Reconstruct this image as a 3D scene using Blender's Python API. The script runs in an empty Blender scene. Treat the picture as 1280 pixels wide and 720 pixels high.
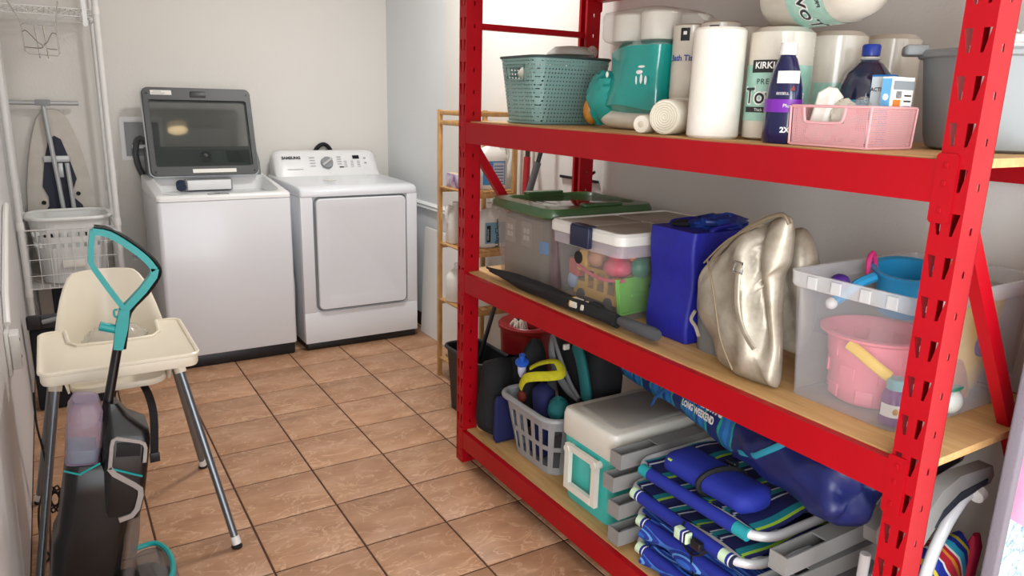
import bpy, bmesh, math, random
from mathutils import Vector, Matrix
random.seed(7)
R = math.radians
SC = bpy.context.scene
COL = SC.collection

# ------------------------------------------------------------------ camera
cam_d = bpy.data.cameras.new('camera'); cam = bpy.data.objects.new('camera', cam_d); COL.objects.link(cam)
cam_d.sensor_width = 36.0; cam_d.lens = 36.0 * 930.37 / 1280.0; cam_d.clip_start = 0.05
YAW, PITCH, ROLL = 0.5547, 0.2458, 0.0258
_f = Vector((math.sin(YAW)*math.cos(PITCH), math.cos(YAW)*math.cos(PITCH), -math.sin(PITCH)))
_r = Vector((math.cos(YAW), -math.sin(YAW), 0)); _u = _r.cross(_f)
_r2 = _r*math.cos(ROLL) + _u*math.sin(ROLL); _u2 = -_r*math.sin(ROLL) + _u*math.cos(ROLL)
_m = Matrix((_r2, _u2, -_f)).transposed().to_4x4(); _m.translation = (-0.7773, -3.9857, 1.4794)
cam.matrix_world = _m
SC.camera = cam

# ------------------------------------------------------------------ world, daylight, exposure
w = bpy.data.worlds.new('world'); SC.world = w; w.use_nodes = True
bg = w.node_tree.nodes['Background']; bg.inputs[0].default_value = (0.78, 0.88, 1.0, 1); bg.inputs[1].default_value = 1.0
SC.view_settings.view_transform = 'Standard'; SC.view_settings.look = 'None'
SC.view_settings.exposure = -0.5; SC.view_settings.gamma = 1.0; SC.view_settings.use_curve_mapping = False

def area(name, loc, rot, sx, sy, power, col):
    d = bpy.data.lights.new(name, 'AREA'); d.shape = 'RECTANGLE'; d.size = sx; d.size_y = sy; d.energy = power; d.color = col
    o = bpy.data.objects.new(name, d); COL.objects.link(o); o.location = loc; o.rotation_euler = rot
    return o
# daylight through the open glass door in the left wall and the doorway in the front wall, both behind the camera
area('door_daylight', (-1.05, -4.72, 1.10), (R(90), 0, R(-90)), 1.05, 1.95, 118, (0.95, 0.98, 1.0))
area('doorway_daylight', (0.15, -5.43, 1.12), (R(90), 0, 0), 2.0, 2.0, 60, (0.95, 0.98, 1.0))

# ------------------------------------------------------------------ material helpers
def lin(h):
    h = h.lstrip('#'); o = []
    for i in (0, 2, 4):
        c = int(h[i:i+2], 16)/255.0
        o.append(c/12.92 if c <= 0.04045 else ((c+0.055)/1.055)**2.4)
    return (o[0], o[1], o[2], 1.0)
MATS = {}
class NT:
    def __init__(s, name):
        s.m = bpy.data.materials.new(name); s.m.use_nodes = True; s.t = s.m.node_tree
        s.b = s.t.nodes['Principled BSDF']; s.out = s.t.nodes['Material Output']
    def n(s, typ, **k):
        x = s.t.nodes.new(typ)
        for a, v in k.items(): setattr(x, a, v)
        return x
    def l(s, a, b): s.t.links.new(a, b)
    def coord(s, which='Object', scale=None):
        c = s.n('ShaderNodeTexCoord'); o = c.outputs[which]
        if scale:
            mp = s.n('ShaderNodeMapping'); mp.inputs['Scale'].default_value = scale; s.l(o, mp.inputs[0]); o = mp.outputs[0]
        return o
    def noise(s, co, scale, detail=3, rough=0.5):
        x = s.n('ShaderNodeTexNoise'); x.inputs['Scale'].default_value = scale; x.inputs['Detail'].default_value = detail; x.inputs['Roughness'].default_value = rough
        s.l(co, x.inputs['Vector']); return x.outputs['Fac']
    def mix(s, fac, a, b):
        x = s.n('ShaderNodeMix', data_type='RGBA')
        for i, q in ((0, fac), (6, a), (7, b)):
            if isinstance(q, (int, float)): x.inputs[i].default_value = q
            elif isinstance(q, tuple): x.inputs[i].default_value = q
            else: s.l(q, x.inputs[i])
        return x.outputs[2]
    def ramp(s, fac, stops, interp='LINEAR'):
        x = s.n('ShaderNodeValToRGB'); cr = x.color_ramp; cr.interpolation = interp
        while len(cr.elements) < len(stops): cr.elements.new(0.5)
        for e, (p, c) in zip(cr.elements, stops): e.position = p; e.color = c if isinstance(c, tuple) else lin(c)
        s.l(fac, x.inputs[0]); return x.outputs[0]
    def bump(s, h, strength, dist=0.002):
        x = s.n('ShaderNodeBump'); x.inputs['Strength'].default_value = strength; x.inputs['Distance'].default_value = dist
        s.l(h, x.inputs['Height']); s.l(x.outputs[0], s.b.inputs['Normal'])
def pm(name, col, rough=0.5, metal=0.0, var=None, vscale=6.0, vamt=0.5, bump=None, bscale=60.0, spec=None, coat=0.0, sheen=0.0):
    if name in MATS: return MATS[name]
    k = NT(name); b = k.b
    b.inputs['Base Color'].default_value = lin(col); b.inputs['Roughness'].default_value = rough; b.inputs['Metallic'].default_value = metal
    if spec is not None: b.inputs['Specular IOR Level'].default_value = spec
    if coat: b.inputs['Coat Weight'].default_value = coat
    if sheen: b.inputs['Sheen Weight'].default_value = sheen
    co = k.coord()
    if var is None: var = col; vamt = 0.0
    f = k.noise(co, vscale, 4)
    r = k.ramp(f, [(0.35, (0, 0, 0, 1)), (0.65, (vamt, vamt, vamt, 1))])
    k.l(k.mix(r, lin(col), lin(var)), b.inputs['Base Color'])
    if bump: k.bump(k.noise(co, bscale, 3), bump)
    MATS[name] = k.m; return k.m
def clearm(name, col, fac, rough=0.25):
    """clear plastic: part of the light goes straight through, the rest is a milky glossy film"""
    if name in MATS: return MATS[name]
    k = NT(name); k.b.inputs['Base Color'].default_value = lin(col); k.b.inputs['Roughness'].default_value = rough
    t = k.n('ShaderNodeBsdfTransparent'); t.inputs[0].default_value = (0.97, 0.97, 0.97, 1); mx = k.n('ShaderNodeMixShader')
    lw = k.n('ShaderNodeLayerWeight'); lw.inputs[0].default_value = 0.35
    ma = k.n('ShaderNodeMath', operation='MULTIPLY_ADD'); ma.use_clamp = True; k.l(lw.outputs['Facing'], ma.inputs[0]); ma.inputs[1].default_value = 0.28; ma.inputs[2].default_value = fac
    k.l(ma.outputs[0], mx.inputs[0]); k.l(t.outputs[0], mx.inputs[1]); k.l(k.b.outputs[0], mx.inputs[2]); k.l(mx.outputs[0], k.out.inputs[0])
    MATS[name] = k.m; return k.m
def stripes(name, axis, period, stops, rough=0.8, wob=0.0, rot=None):
    """woven stripes that repeat along one object axis"""
    if name in MATS: return MATS[name]
    k = NT(name); k.b.inputs['Roughness'].default_value = rough
    c = k.n('ShaderNodeTexCoord'); v = c.outputs['Object']
    if rot:
        mp = k.n('ShaderNodeMapping'); mp.inputs['Rotation'].default_value = rot; k.l(v, mp.inputs[0]); v = mp.outputs[0]
    sp = k.n('ShaderNodeSeparateXYZ'); k.l(v, sp.inputs[0]); o = sp.outputs[axis]
    if wob:
        nf = k.noise(v, 4.0, 2); a = k.n('ShaderNodeMath', operation='MULTIPLY_ADD'); k.l(nf, a.inputs[0]); a.inputs[1].default_value = wob; k.l(o, a.inputs[2]); o = a.outputs[0]
    d = k.n('ShaderNodeMath', operation='DIVIDE'); k.l(o, d.inputs[0]); d.inputs[1].default_value = period
    a2 = k.n('ShaderNodeMath', operation='ADD'); k.l(d.outputs[0], a2.inputs[0]); a2.inputs[1].default_value = 50.0
    fr = k.n('ShaderNodeMath', operation='FRACT'); k.l(a2.outputs[0], fr.inputs[0])
    k.l(k.ramp(fr.outputs[0], stops, 'CONSTANT'), k.b.inputs['Base Color'])
    k.bump(k.noise(k.coord(), 500, 2), 0.25, 0.001)
    MATS[name] = k.m; return k.m

# ------------------------------------------------------------------ mesh helpers
class MB:
    def __init__(s): s.v = []; s.f = []; s.M = None
    def add(s, vs, fs):
        o = len(s.v)
        for p in vs:
            p = Vector(p); s.v.append(s.M @ p if s.M else p)
        s.f += [tuple(i+o for i in q) for q in fs]; return s
    def box(s, x0, x1, y0, y1, z0, z1):
        return s.add([(x0,y0,z0),(x1,y0,z0),(x1,y1,z0),(x0,y1,z0),(x0,y0,z1),(x1,y0,z1),(x1,y1,z1),(x0,y1,z1)],
                     [(3,2,1,0),(4,5,6,7),(0,1,5,4),(1,2,6,5),(2,3,7,6),(3,0,4,7)])
    def loft(s, loops, c0=True, c1=True, closed=True):
        n = len(loops[0]); vs = [p for L in loops for p in L]; fs = []
        for i in range(len(loops)-1):
            for j in range(n if closed else n-1):
                a = i*n+j; b = i*n+(j+1) % n; fs.append((a, b, b+n, a+n))
        if c0: fs.append(tuple(reversed(range(n))))
        if c1: fs.append(tuple(range((len(loops)-1)*n, len(loops)*n)))
        return s.add(vs, fs)
    def rbox(s, x0, x1, y0, y1, z0, z1, r=0.01, b=None, n=4, nb=2):
        if b is None: b = r
        cx, cy, wx, wy = (x0+x1)/2, (y0+y1)/2, x1-x0, y1-y0
        L = []
        for i in range(nb+1):
            a = math.pi/2*i/nb; L.append(rr(cx, cy, wx-2*b*(1-math.sin(a)), wy-2*b*(1-math.sin(a)), max(r-b*(1-math.sin(a)), 0.0005), z0+b*(1-math.cos(a)), n))
        for i in range(nb, -1, -1):
            a = math.pi/2*i/nb; L.append(rr(cx, cy, wx-2*b*(1-math.sin(a)), wy-2*b*(1-math.sin(a)), max(r-b*(1-math.sin(a)), 0.0005), z1-b*(1-math.cos(a)), n))
        return s.loft(L)
    def tube(s, path, r, n=8, closed=False, flat=None):
        P = [Vector(p) for p in path]; m = len(P); rs = r if isinstance(r, (list, tuple)) else [r]*m
        T = []
        for i in range(m):
            a = P[(i-1) % m] if (closed or i > 0) else P[i]; b = P[(i+1) % m] if (closed or i < m-1) else P[i]
            t = (b-a); T.append(t.normalized() if t.length > 1e-9 else Vector((0, 0, 1)))
        up = Vector((0, 0, 1)) if abs(T[0].z) < 0.9 else Vector((0, 1, 0))
        nn = (up - T[0]*up.dot(T[0])).normalized(); L = []
        for i in range(m):
            nn = nn - T[i]*nn.dot(T[i]); nn = nn.normalized() if nn.length > 1e-6 else T[i].orthogonal().normalized()
            bb = T[i].cross(nn); fl = flat or 1.0
            L.append([P[i] + (nn*math.cos(2*math.pi*k/n) + bb*fl*math.sin(2*math.pi*k/n))*rs[i] for k in range(n)])
        if closed: L.append(L[0])
        return s.loft(L, not closed, not closed)
    def cyl(s, p0, p1, r0, r1=None, n=16):
        return s.tube([p0, p1], [r0, r0 if r1 is None else r1], n)
    def lathe(s, prof, n=24, c=(0, 0, 0), sx=1.0, sy=1.0, cap0=True, cap1=True):
        L = [[(c[0]+r*sx*math.cos(2*math.pi*k/n), c[1]+r*sy*math.sin(2*math.pi*k/n), c[2]+z) for k in range(n)] for r, z in prof]
        return s.loft(L, cap0, cap1)
    def sphere(s, c, rx, ry=None, rz=None, n=14, m=8):
        ry = ry or rx; rz = rz or rx; L = []
        for i in range(m+1):
            a = -math.pi/2 + math.pi*i/m; q = max(math.cos(a), 0.02)
            L.append([(c[0]+rx*q*math.cos(2*math.pi*k/n), c[1]+ry*q*math.sin(2*math.pi*k/n), c[2]+rz*math.sin(a)) for k in range(n)])
        return s.loft(L)
    def prism(s, pts, axis, a, b):
        """extrude a 2-D outline along an axis; pts are the other two coordinates in x,y,z order"""
        def mk(p, t): q = list(p); q.insert(axis, t); return tuple(q)
        return s.loft([[mk(p, a) for p in pts], [mk(p, b) for p in pts]])
    def grid(s, fn, nu, nv, cu=False, cv=False):
        vs = [fn(i/(nu if cu else nu-1), j/(nv if cv else nv-1)) for i in range(nu) for j in range(nv)]; fs = []
        for i in range(nu if cu else nu-1):
            for j in range(nv if cv else nv-1):
                a = i*nv+j; b = i*nv+(j+1) % nv; c = ((i+1) % nu)*nv+(j+1) % nv; d = ((i+1) % nu)*nv+j; fs.append((a, d, c, b))
        return s.add(vs, fs)
def rr(cx, cy, w, d, r, z, n=4):
    """rounded rectangle loop"""
    r = min(r, w/2-1e-4, d/2-1e-4); o = []
    for qx, qy, a0 in ((1, 1, 0), (-1, 1, 90), (-1, -1, 180), (1, -1, 270)):
        for i in range(n+1):
            a = R(a0 + 90*i/n); o.append((cx+qx*(w/2-r)+r*math.cos(a), cy+qy*(d/2-r)+r*math.sin(a), z))
    return o
def rr2(cx, cy, w, d, r, n=4): return [(p[0], p[1]) for p in rr(cx, cy, w, d, r, 0, n)]
def spl(pts, n=6, closed=False):
    """Catmull-Rom through points"""
    P = [Vector(p) for p in pts]; m = len(P); o = []
    for i in range(m if closed else m-1):
        g = (lambda k: P[k % m]) if closed else (lambda k: P[min(max(k, 0), m-1)])
        a, b, c, d = g(i-1), g(i), g(i+1), g(i+2)
        for j in range(n):
            t = j/n; o.append(0.5*((2*b)+(-a+c)*t+(2*a-5*b+4*c-d)*t*t+(-a+3*b-3*c+d)*t**3))
    if not closed: o.append(P[-1])
    return o
def ob(name, mb, mat, parent=None, angle=40, recalc=True):
    me = bpy.data.meshes.new(name)
    me.from_pydata([tuple(v) for v in mb.v], [], mb.f)
    if recalc:
        bm = bmesh.new(); bm.from_mesh(me); bmesh.ops.recalc_face_normals(bm, faces=bm.faces); bm.to_mesh(me); bm.free()
    me.polygons.foreach_set('use_smooth', [True]*len(me.polygons)); me.set_sharp_from_angle(angle=R(angle))
    me.materials.append(mat)
    o = bpy.data.objects.new(name, me); COL.objects.link(o)
    if parent: o.parent = parent
    return o
def tag(o, label, cat, group=None, kind=None):
    o['label'] = label; o['category'] = cat
    if group: o['group'] = group
    if kind: o['kind'] = kind
    return o
def thing(name, label, cat, loc=(0, 0, 0), rz=0, group=None, rot=None):
    o = bpy.data.objects.new(name, None); COL.objects.link(o); o.empty_display_size = 0.05
    o.location = loc; o.rotation_euler = rot if rot else (0, 0, R(rz)); return tag(o, label, cat, group)
def struct(name, mb, mat, label=None):
    o = ob(name, mb, mat); o['kind'] = 'structure'
    if label: o['label'] = label
    return o
def copy_tree(o, parent=None):
    c = o.copy(); COL.objects.link(c); c.parent = parent
    for ch in list(o.children): copy_tree(ch, c)
    return c
_dg = None
def text(name, s, size, mat, parent, fn, bold=0.0, align='CENTER', depth=None, spacing=1.0):
    """flat printed lettering: fn maps (x, y) on the print to a 3-D point"""
    cu = bpy.data.curves.new(name, 'FONT'); cu.body = s; cu.size = size; cu.align_x = align; cu.align_y = 'CENTER'; cu.offset = bold; cu.resolution_u = 3; cu.space_character = spacing
    t = bpy.data.objects.new(name, cu); COL.objects.link(t)
    me = bpy.data.meshes.new_from_object(t.evaluated_get(bpy.context.evaluated_depsgraph_get()))
    vs = [fn(v.co.x, v.co.y) for v in me.vertices]; fs = [tuple(q.vertices) for q in me.polygons]
    bpy.data.objects.remove(t); bpy.data.curves.remove(cu); bpy.data.meshes.remove(me)
    m = MB(); m.add(vs, fs); return ob(name, m, mat, parent, recalc=False)
def patch(fn, x0, x1, y0, y1, nx=2, ny=2):
    m = MB(); m.grid(lambda u, v: fn(x0+(x1-x0)*u, y0+(y1-y0)*v), nx, ny); return m
def holes_plate(w, h, holes):
    """flat plate in (x, z) with polygon holes, as (verts, faces)"""
    bm = bmesh.new(); ed = []
    for L in [[(0, 0), (w, 0), (w, h), (0, h)]] + holes:
        vs = [bm.verts.new((p[0], 0, p[1])) for p in L]
        ed += [bm.edges.new((vs[i], vs[(i+1) % len(vs)])) for i in range(len(vs))]
    bmesh.ops.triangle_fill(bm, use_beauty=True, use_dissolve=False, edges=ed)
    bm.verts.index_update(); r = ([tuple(v.co) for v in bm.verts], [tuple(v.index for v in f.verts) for f in bm.faces]); bm.free(); return r
# ------------------------------------------------------------------ materials of the place
def wallmat(name, c):
    k = NT(name); co = k.coord(); k.b.inputs['Roughness'].default_value = 0.75
    f = k.noise(co, 1.3, 3); k.l(k.mix(f, lin(c), tuple(x*0.95 for x in lin(c)[:3])+(1,)), k.b.inputs['Base Color'])
    k.bump(k.noise(co, 90, 4, 0.6), 0.35, 0.003); return k.m
WALL = wallmat('wall_paint', '#e2dfd9'); WALL2 = wallmat('nook_wall_tone', '#dfe2e3'); WALLL = wallmat('side_paint', '#d9d8d8')  # nook wall tone is slightly bluer than the other walls
CEIL = wallmat('ceiling_paint', '#eeeeec')
def tilemat():
    k = NT('terracotta_tile'); co = k.coord('Object')
    gi = k.n('ShaderNodeNewGeometry'); oi = k.n('ShaderNodeObjectInfo')
    va = k.n('ShaderNodeVectorMath', operation='ADD'); k.l(gi.outputs['Position'], va.inputs[0])
    cm = k.n('ShaderNodeCombineXYZ'); m1 = k.n('ShaderNodeMath', operation='MULTIPLY'); k.l(oi.outputs['Random'], m1.inputs[0]); m1.inputs[1].default_value = 40
    k.l(m1.outputs[0], cm.inputs[0]); k.l(m1.outputs[0], cm.inputs[1]); k.l(cm.outputs[0], va.inputs[1])
    mp = k.n('ShaderNodeMapping'); mp.inputs['Scale'].default_value = (1.0, 1.9, 1.0); k.l(va.outputs[0], mp.inputs[0])
    a = k.noise(mp.outputs[0], 5.0, 5, 0.6); x = k.n('ShaderNodeTexNoise'); x.inputs['Scale'].default_value = 7.0; x.inputs['Detail'].default_value = 4; x.inputs['Distortion'].default_value = 1.2; k.l(mp.outputs[0], x.inputs['Vector'])
    base = k.ramp(a, [(0.25, '#9c7355'), (0.5, '#b38868'), (0.75, '#c49c7e')])
    vein = k.ramp(x.outputs['Fac'], [(0.0, (0,0,0,1)), (0.475, (0,0,0,1)), (0.5, (0.8,0.8,0.8,1)), (0.525, (0,0,0,1)), (1.0, (0,0,0,1))])
    c = k.mix(vein, base, lin('#d0aa8a'))
    hs = k.n('ShaderNodeHueSaturation'); mr = k.n('ShaderNodeMapRange'); mr.inputs['To Min'].default_value = 0.92; mr.inputs['To Max'].default_value = 1.07; k.l(oi.outputs['Random'], mr.inputs[0]); k.l(mr.outputs[0], hs.inputs['Value']); k.l(c, hs.inputs['Color'])
    k.l(hs.outputs[0], k.b.inputs['Base Color']); k.b.inputs['Roughness'].default_value = 0.42; k.b.inputs['Specular IOR Level'].default_value = 0.35
    k.bump(a, 0.12, 0.004); return k.m
TILE = tilemat(); GROUT = pm('grout', '#4a2f22', 0.9, var='#5d3d2c', vscale=30, bump=0.4)
WHITEP = pm('white_plastic', '#e9e8e4', 0.35, var='#e0dfdb', vscale=3); WHITEW = pm('white_wire', '#dcdcda', 0.4)
TRIMW = pm('trim_white', '#e6e8e8', 0.4); BROWN = pm('baseboard_brown', '#3a2018', 0.5, var='#2c1811')
RED = pm('red_powder_coat', '#a80013', 0.42, var='#9c0011', vscale=4, bump=0.05, bscale=300, spec=0.3)
BLACK = pm('black_plastic', '#15161a', 0.4, var='#1c1d22'); RUBBER = pm('black_rubber', '#111214', 0.75)
WOODS = None
def plywood():
    k = NT('shelf_board'); co = k.coord('Object', (14, 1.2, 14)); f = k.noise(co, 3.0, 5, 0.6)
    k.l(k.ramp(f, [(0.3, '#b78c55'), (0.55, '#caa16a'), (0.75, '#d8b480')]), k.b.inputs['Base Color']); k.b.inputs['Roughness'].default_value = 0.65
    k.bump(f, 0.1); return k.m
PLY = plywood()
def bamboo():
    k = NT('bamboo'); co = k.coord('Object', (6, 6, 2)); f = k.noise(co, 6.0, 4)
    k.l(k.ramp(f, [(0.3, '#a87b45'), (0.6, '#c1955c'), (0.8, '#cfa76c')]), k.b.inputs['Base Color']); k.b.inputs['Roughness'].default_value = 0.45; return k.m
BAMBOO = bamboo()
CHROME = pm('chrome', '#c9c9c9', 0.25, 1.0); STEEL = pm('grey_painted_steel', '#80868c', 0.35, 0.6)

# ------------------------------------------------------------------ the room
XL, XR, XN, YB, YN, YF, ZC = -0.97, 1.235, 1.25, 0.985, 0.057, -5.4, 2.7
PT = 0.3048
m = MB().box(XL, XN, YF, YB, -0.03, -0.0035); floor = struct('floor', m, GROUT)
tcache = {}
cols = range(math.floor(XL/PT), math.ceil(XN/PT)); rows = range(math.floor(YF/PT), math.ceil(YB/PT))
for c in cols:
    for q in rows:
        x0, x1 = max(c*PT, XL)+0.0035, min((c+1)*PT, XN)-0.0035; y0, y1 = max(q*PT, YF)+0.0035, min((q+1)*PT, YB)-0.0035
        if x1-x0 < 0.01 or y1-y0 < 0.01: continue
        key = (round(x1-x0, 4), round(y1-y0, 4))
        if key not in tcache:
            a, b = key[0]/2, key[1]/2; t = MB(); L = lambda i, z: [(-a+i, -b+i, z), (a-i, -b+i, z), (a-i, b-i, z), (-a+i, b-i, z)]
            t.loft([L(0, -0.0035), L(0.0005, -0.0012), L(0.0025, 0)], False, True)
            o = ob('tile', t, TILE, floor, recalc=True); tcache[key] = o.data
        else:
            o = bpy.data.objects.new('tile', tcache[key]); COL.objects.link(o); o.parent = floor
        o.location = ((x0+x1)/2, (y0+y1)/2, 0)
struct('ceiling', MB().box(XL-0.1, XN+0.1, YF-0.1, YB+0.1, ZC, ZC+0.1), CEIL)
m = MB(); m.box(XL-0.1, XL, -4.15, YB+0.1, -0.03, ZC); m.box(XL-0.1, XL, YF, -5.28, -0.03, ZC); m.box(XL-0.1, XL, -5.28, -4.15, 2.12, ZC); struct('wall_left', m, WALLL)
struct('wall_back', MB().box(XL, XN+0.1, YB, YB+0.1, -0.03, ZC), WALL)
struct('wall_nook', MB().box(XN, XN+0.1, YN, YB, -0.03, ZC), WALL2)
struct('wall_right', MB().box(XR, XN+0.1, YF, YN, -0.03, ZC), WALL)
m = MB(); m.box(XL, -0.87, YF-0.1, YF, -0.03, ZC); m.box(1.17, XN, YF-0.1, YF, -0.03, ZC); m.box(-0.87, 1.17, YF-0.1, YF, 2.18, ZC)
struct('wall_front', m, WALL)
m = MB(); m.prism([(XN, 0.785), (XN-0.012, 0.79), (XN-0.02, 0.805), (XN-0.014, 0.818), (XN-0.02, 0.826), (XN-0.008, 0.84), (XN, 0.842)], 1, YN+0.001, YB-0.001)
struct('trim_1', m, TRIMW)
m = MB(); m.prism([(XN, 0), (XN-0.012, 0), (XN-0.012, 0.075), (XN-0.006, 0.085), (XN, 0.085)], 1, YN+0.001, YB-0.001); struct('baseboard_right', m, BROWN)

# ceiling lamp over the aisle, the one mirrored in the washer lid
def ceiling_lamp(x, y, label, power, col, s=1.0):
    t = thing('ceiling_lamp', label, 'lamp', (x, y, ZC))
    ob('base', MB().lathe([(0.17*s, -0.001), (0.175*s, -0.02), (0.16*s, -0.03)], 32), WHITEP, t)
    k = NT('lamp_glow'); k.b.inputs['Emission Color'].default_value = (*col, 1); k.b.inputs['Emission Strength'].default_value = 6.0; k.b.inputs['Base Color'].default_value = (1, .95, .85, 1)
    ob('diffuser', MB().lathe([(0.158*s, -0.031), (0.15*s, -0.05), (0.11*s, -0.068), (0.05*s, -0.076), (0.005, -0.078)], 32), k.m, t)
    d = bpy.data.lights.new('lamp_light', 'AREA'); d.shape = 'DISK'; d.size = 0.3*s; d.energy = power; d.color = col
    l = bpy.data.objects.new('lamp_light', d); COL.objects.link(l); l.location = (0, 0, -0.085); l.parent = t
ceiling_lamp(0.62, -0.72, 'bright round ceiling lamp near the bamboo shelf', 36, (1.0, 0.985, 0.965))
ceiling_lamp(0.235, -1.65, 'warm round ceiling lamp mirrored in the open washer lid', 2, (1.0, 0.72, 0.38), 0.55)

# ------------------------------------------------------------------ red steel rack
RX0, RX1, RY0, RY1 = 0.567, 1.177, -1.40, -3.30      # front, rear, far end, near end
rack = thing('storage_rack', 'tall red steel storage rack with wooden shelves and slotted posts', 'rack', (RX0, RY1, 0))
PW, PD, PITCHH, NC = 0.056, 0.066, 0.078, 26
def post_mesh():
    m = MB()
    # front plate with mirrored slots, seen edge to edge, 2.4 mm thick
    vs, fs = holes_plate(PW, PITCHH, [[(0.005, 0.058), (0.014, 0.018), (0.0195, 0.018), (0.0195, 0.058)], [(0.0365, 0.058), (0.0365, 0.018), (0.042, 0.018), (0.051, 0.058)]])
    vs2, fs2 = holes_plate(PD, PITCHH, [[(0.03, 0.020), (0.0365, 0.020), (0.0365, 0.033), (0.03, 0.033)]])
    t = 0.0024
    for c in range(NC):
        z = c*PITCHH
        m.add([(0, p[0], p[2]+z) for p in vs], fs); m.add([(t, p[0], p[2]+z) for p in vs], fs)
        for H in ([(0.005, 0.058), (0.014, 0.018), (0.0195, 0.018), (0.0195, 0.058)], [(0.0365, 0.058), (0.0365, 0.018), (0.042, 0.018), (0.051, 0.058)]):
            m.loft([[(0, p[0], p[1]+z) for p in H], [(t, p[0], p[1]+z) for p in H]], False, False)
        for y in (0, t, PW-t, PW): m.add([(p[0], y, p[2]+z) for p in vs2], fs2)
    zt = NC*PITCHH
    # returned lips at the open rear of the channel
    m.box(PD-0.0024, PD, 0, 0.014, 0, zt); m.box(PD-0.0024, PD, PW-0.014, PW, 0, zt)
    return m
po = ob('post', post_mesh(), RED, rack, recalc=False); po.location = (0, 0, 0)
L = RY0-RY1
for x, y, fl in ((0, L-PW, 1), (RX1-RX0, 0, -1), (RX1-RX0, L-PW, -1)):
    o = bpy.data.objects.new('post', po.data); COL.objects.link(o); o.parent = rack; o.location = (x, y+(0 if fl > 0 else PW), 0)
    if fl < 0: o.rotation_euler = (0, 0, math.pi)
for x in (0.033, RX1-RX0-0.033):
    for y in (PW/2, L-PW/2):
        ob('foot_plate', MB().box(x-0.03, x+0.03, y-0.025, y+0.025, 0.0005, 0.004), RED, rack)
LEV = [(0.148, 0.080), (0.822, 0.080), (1.402, 0.080), (1.95, 0.080)]
W = RX1-RX0
for zt, h in LEV:
    for s, xb in ((1, 0), (-1, W)):
        b = MB()
        # stepped beam: tall outer face, lower inner ledge that carries the board
        pr = [(-0.003, zt-h), (0.034, zt-h), (0.034, zt-0.020), (0.018, zt-0.020), (0.018, zt-0.004), (-0.003, zt-0.004)]
        b.prism([(xb+s*p[0], p[1]) for p in pr], 1, PW+0.001, L-PW-0.001)
        beam = ob('beam', b, RED, rack, angle=30)
        for y0, y1, d in ((PW-0.034, PW+0.004, 1), (L-PW-0.004, L-PW+0.034, -1)):
            k = MB(); M0 = [(y0+0.004, zt-h-0.035), (y1-0.004, zt-h-0.035), (y1, zt-h-0.03), (y1, zt+0.004), (y1-0.004, zt+0.008), (y0+0.004, zt+0.008), (y0, zt+0.002), (y0, zt-h-0.029)]
            k.prism(M0, 0, xb-s*0.0005, xb-s*0.0045); br = ob('bracket', k, RED, rack)
            for zz in (zt-0.012, zt-h*0.55, zt-h-0.012):
                kk = MB(); yc = (y0+y1)/2; kk.rbox(-0.004, 0.004, -0.005, 0.005, 0, 0.002, 0.002, 0.0008); kk.v = [Vector((xb-s*(0.0045+v.z), yc+v.x, zz+v.y)) for v in kk.v]; ob('rivet', kk, RED, br)
    ob('shelf_board', MB().box(0.0205, W-0.0205, 0.012 if zt > 0.2 else 0.012, L-0.012, zt-0.0195, zt), PLY, rack) if False else None
    bd = MB(); xi = 0.0195
    out = [(xi, PW+0.002), (PD+0.002, PW+0.002), (PD+0.002, 0.006), (W-PD-0.002, 0.006), (W-PD-0.002, PW+0.002), (W-xi, PW+0.002), (W-xi, L-PW-0.002), (W-PD-0.002, L-PW-0.002), (W-PD-0.002, L-0.006), (PD+0.002, L-0.006), (PD+0.002, L-PW-0.002), (xi, L-PW-0.002)]
    bd.prism([], 2, 0, 0) if False else None
    bd.loft([[(p[0], p[1], zt-0.0165) for p in out], [(p[0], p[1], zt) for p in out]])
    ob('shelf_board', bd, PLY, rack, angle=30)
    for yb in (0.55, 1.0, 1.45):
        ob('support_bar', MB().box(0.036, W-0.036, yb-0.012, yb+0.012, zt-0.045, zt-0.0175), BLACK, rack)
# cross bracing of the two end frames
def brace(y, x0, z0, x1, z1, w=0.026):
    a, b = Vector((x0, z0)), Vector((x1, z1)); d = (b-a).normalized(); n = Vector((-d.y, d.x))*w/2
    k = MB(); k.prism([tuple(a-n), tuple(b-n), tuple(b+n), tuple(a+n)], 1, y-0.0125, y+0.0125); ob('brace', k, RED, rack)
for y in (0.028, L-0.028):
    brace(y, PD-0.02, 1.745, W-PD+0.02, 1.745, 0.022)
    brace(y, PD-0.02, 1.315, W-PD+0.02, 0.56, 0.034)
# ------------------------------------------------------------------ appliances
ENAMEL = pm('white_enamel', '#e4e7ec', 0.22, var='#dfe2e8', vscale=2, coat=0.2)
DECK = pm('deck_plastic', '#e9eaea', 0.3); LIDG = pm('lid_grey', '#4a4d4e', 0.45); GREYP = pm('grey_plastic', '#8c8f92', 0.45)
LIDGLASS = clearm('lid_glass', '#2a3633', 0.42, 0.04); INK = pm('dark_print', '#26282b', 0.5); INKG = pm('grey_print', '#8d9194', 0.5)
PAPER = pm('label_paper', '#eceae2', 0.7); DISPLAY = pm('display_black', '#050608', 0.12); TUB = pm('tub_steel', '#5a6470', 0.35, 0.7)
CONS = pm('console_silver', '#6b7678', 0.35, 0.3); NAVYP = pm('navy_plastic', '#26344a', 0.4)

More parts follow.
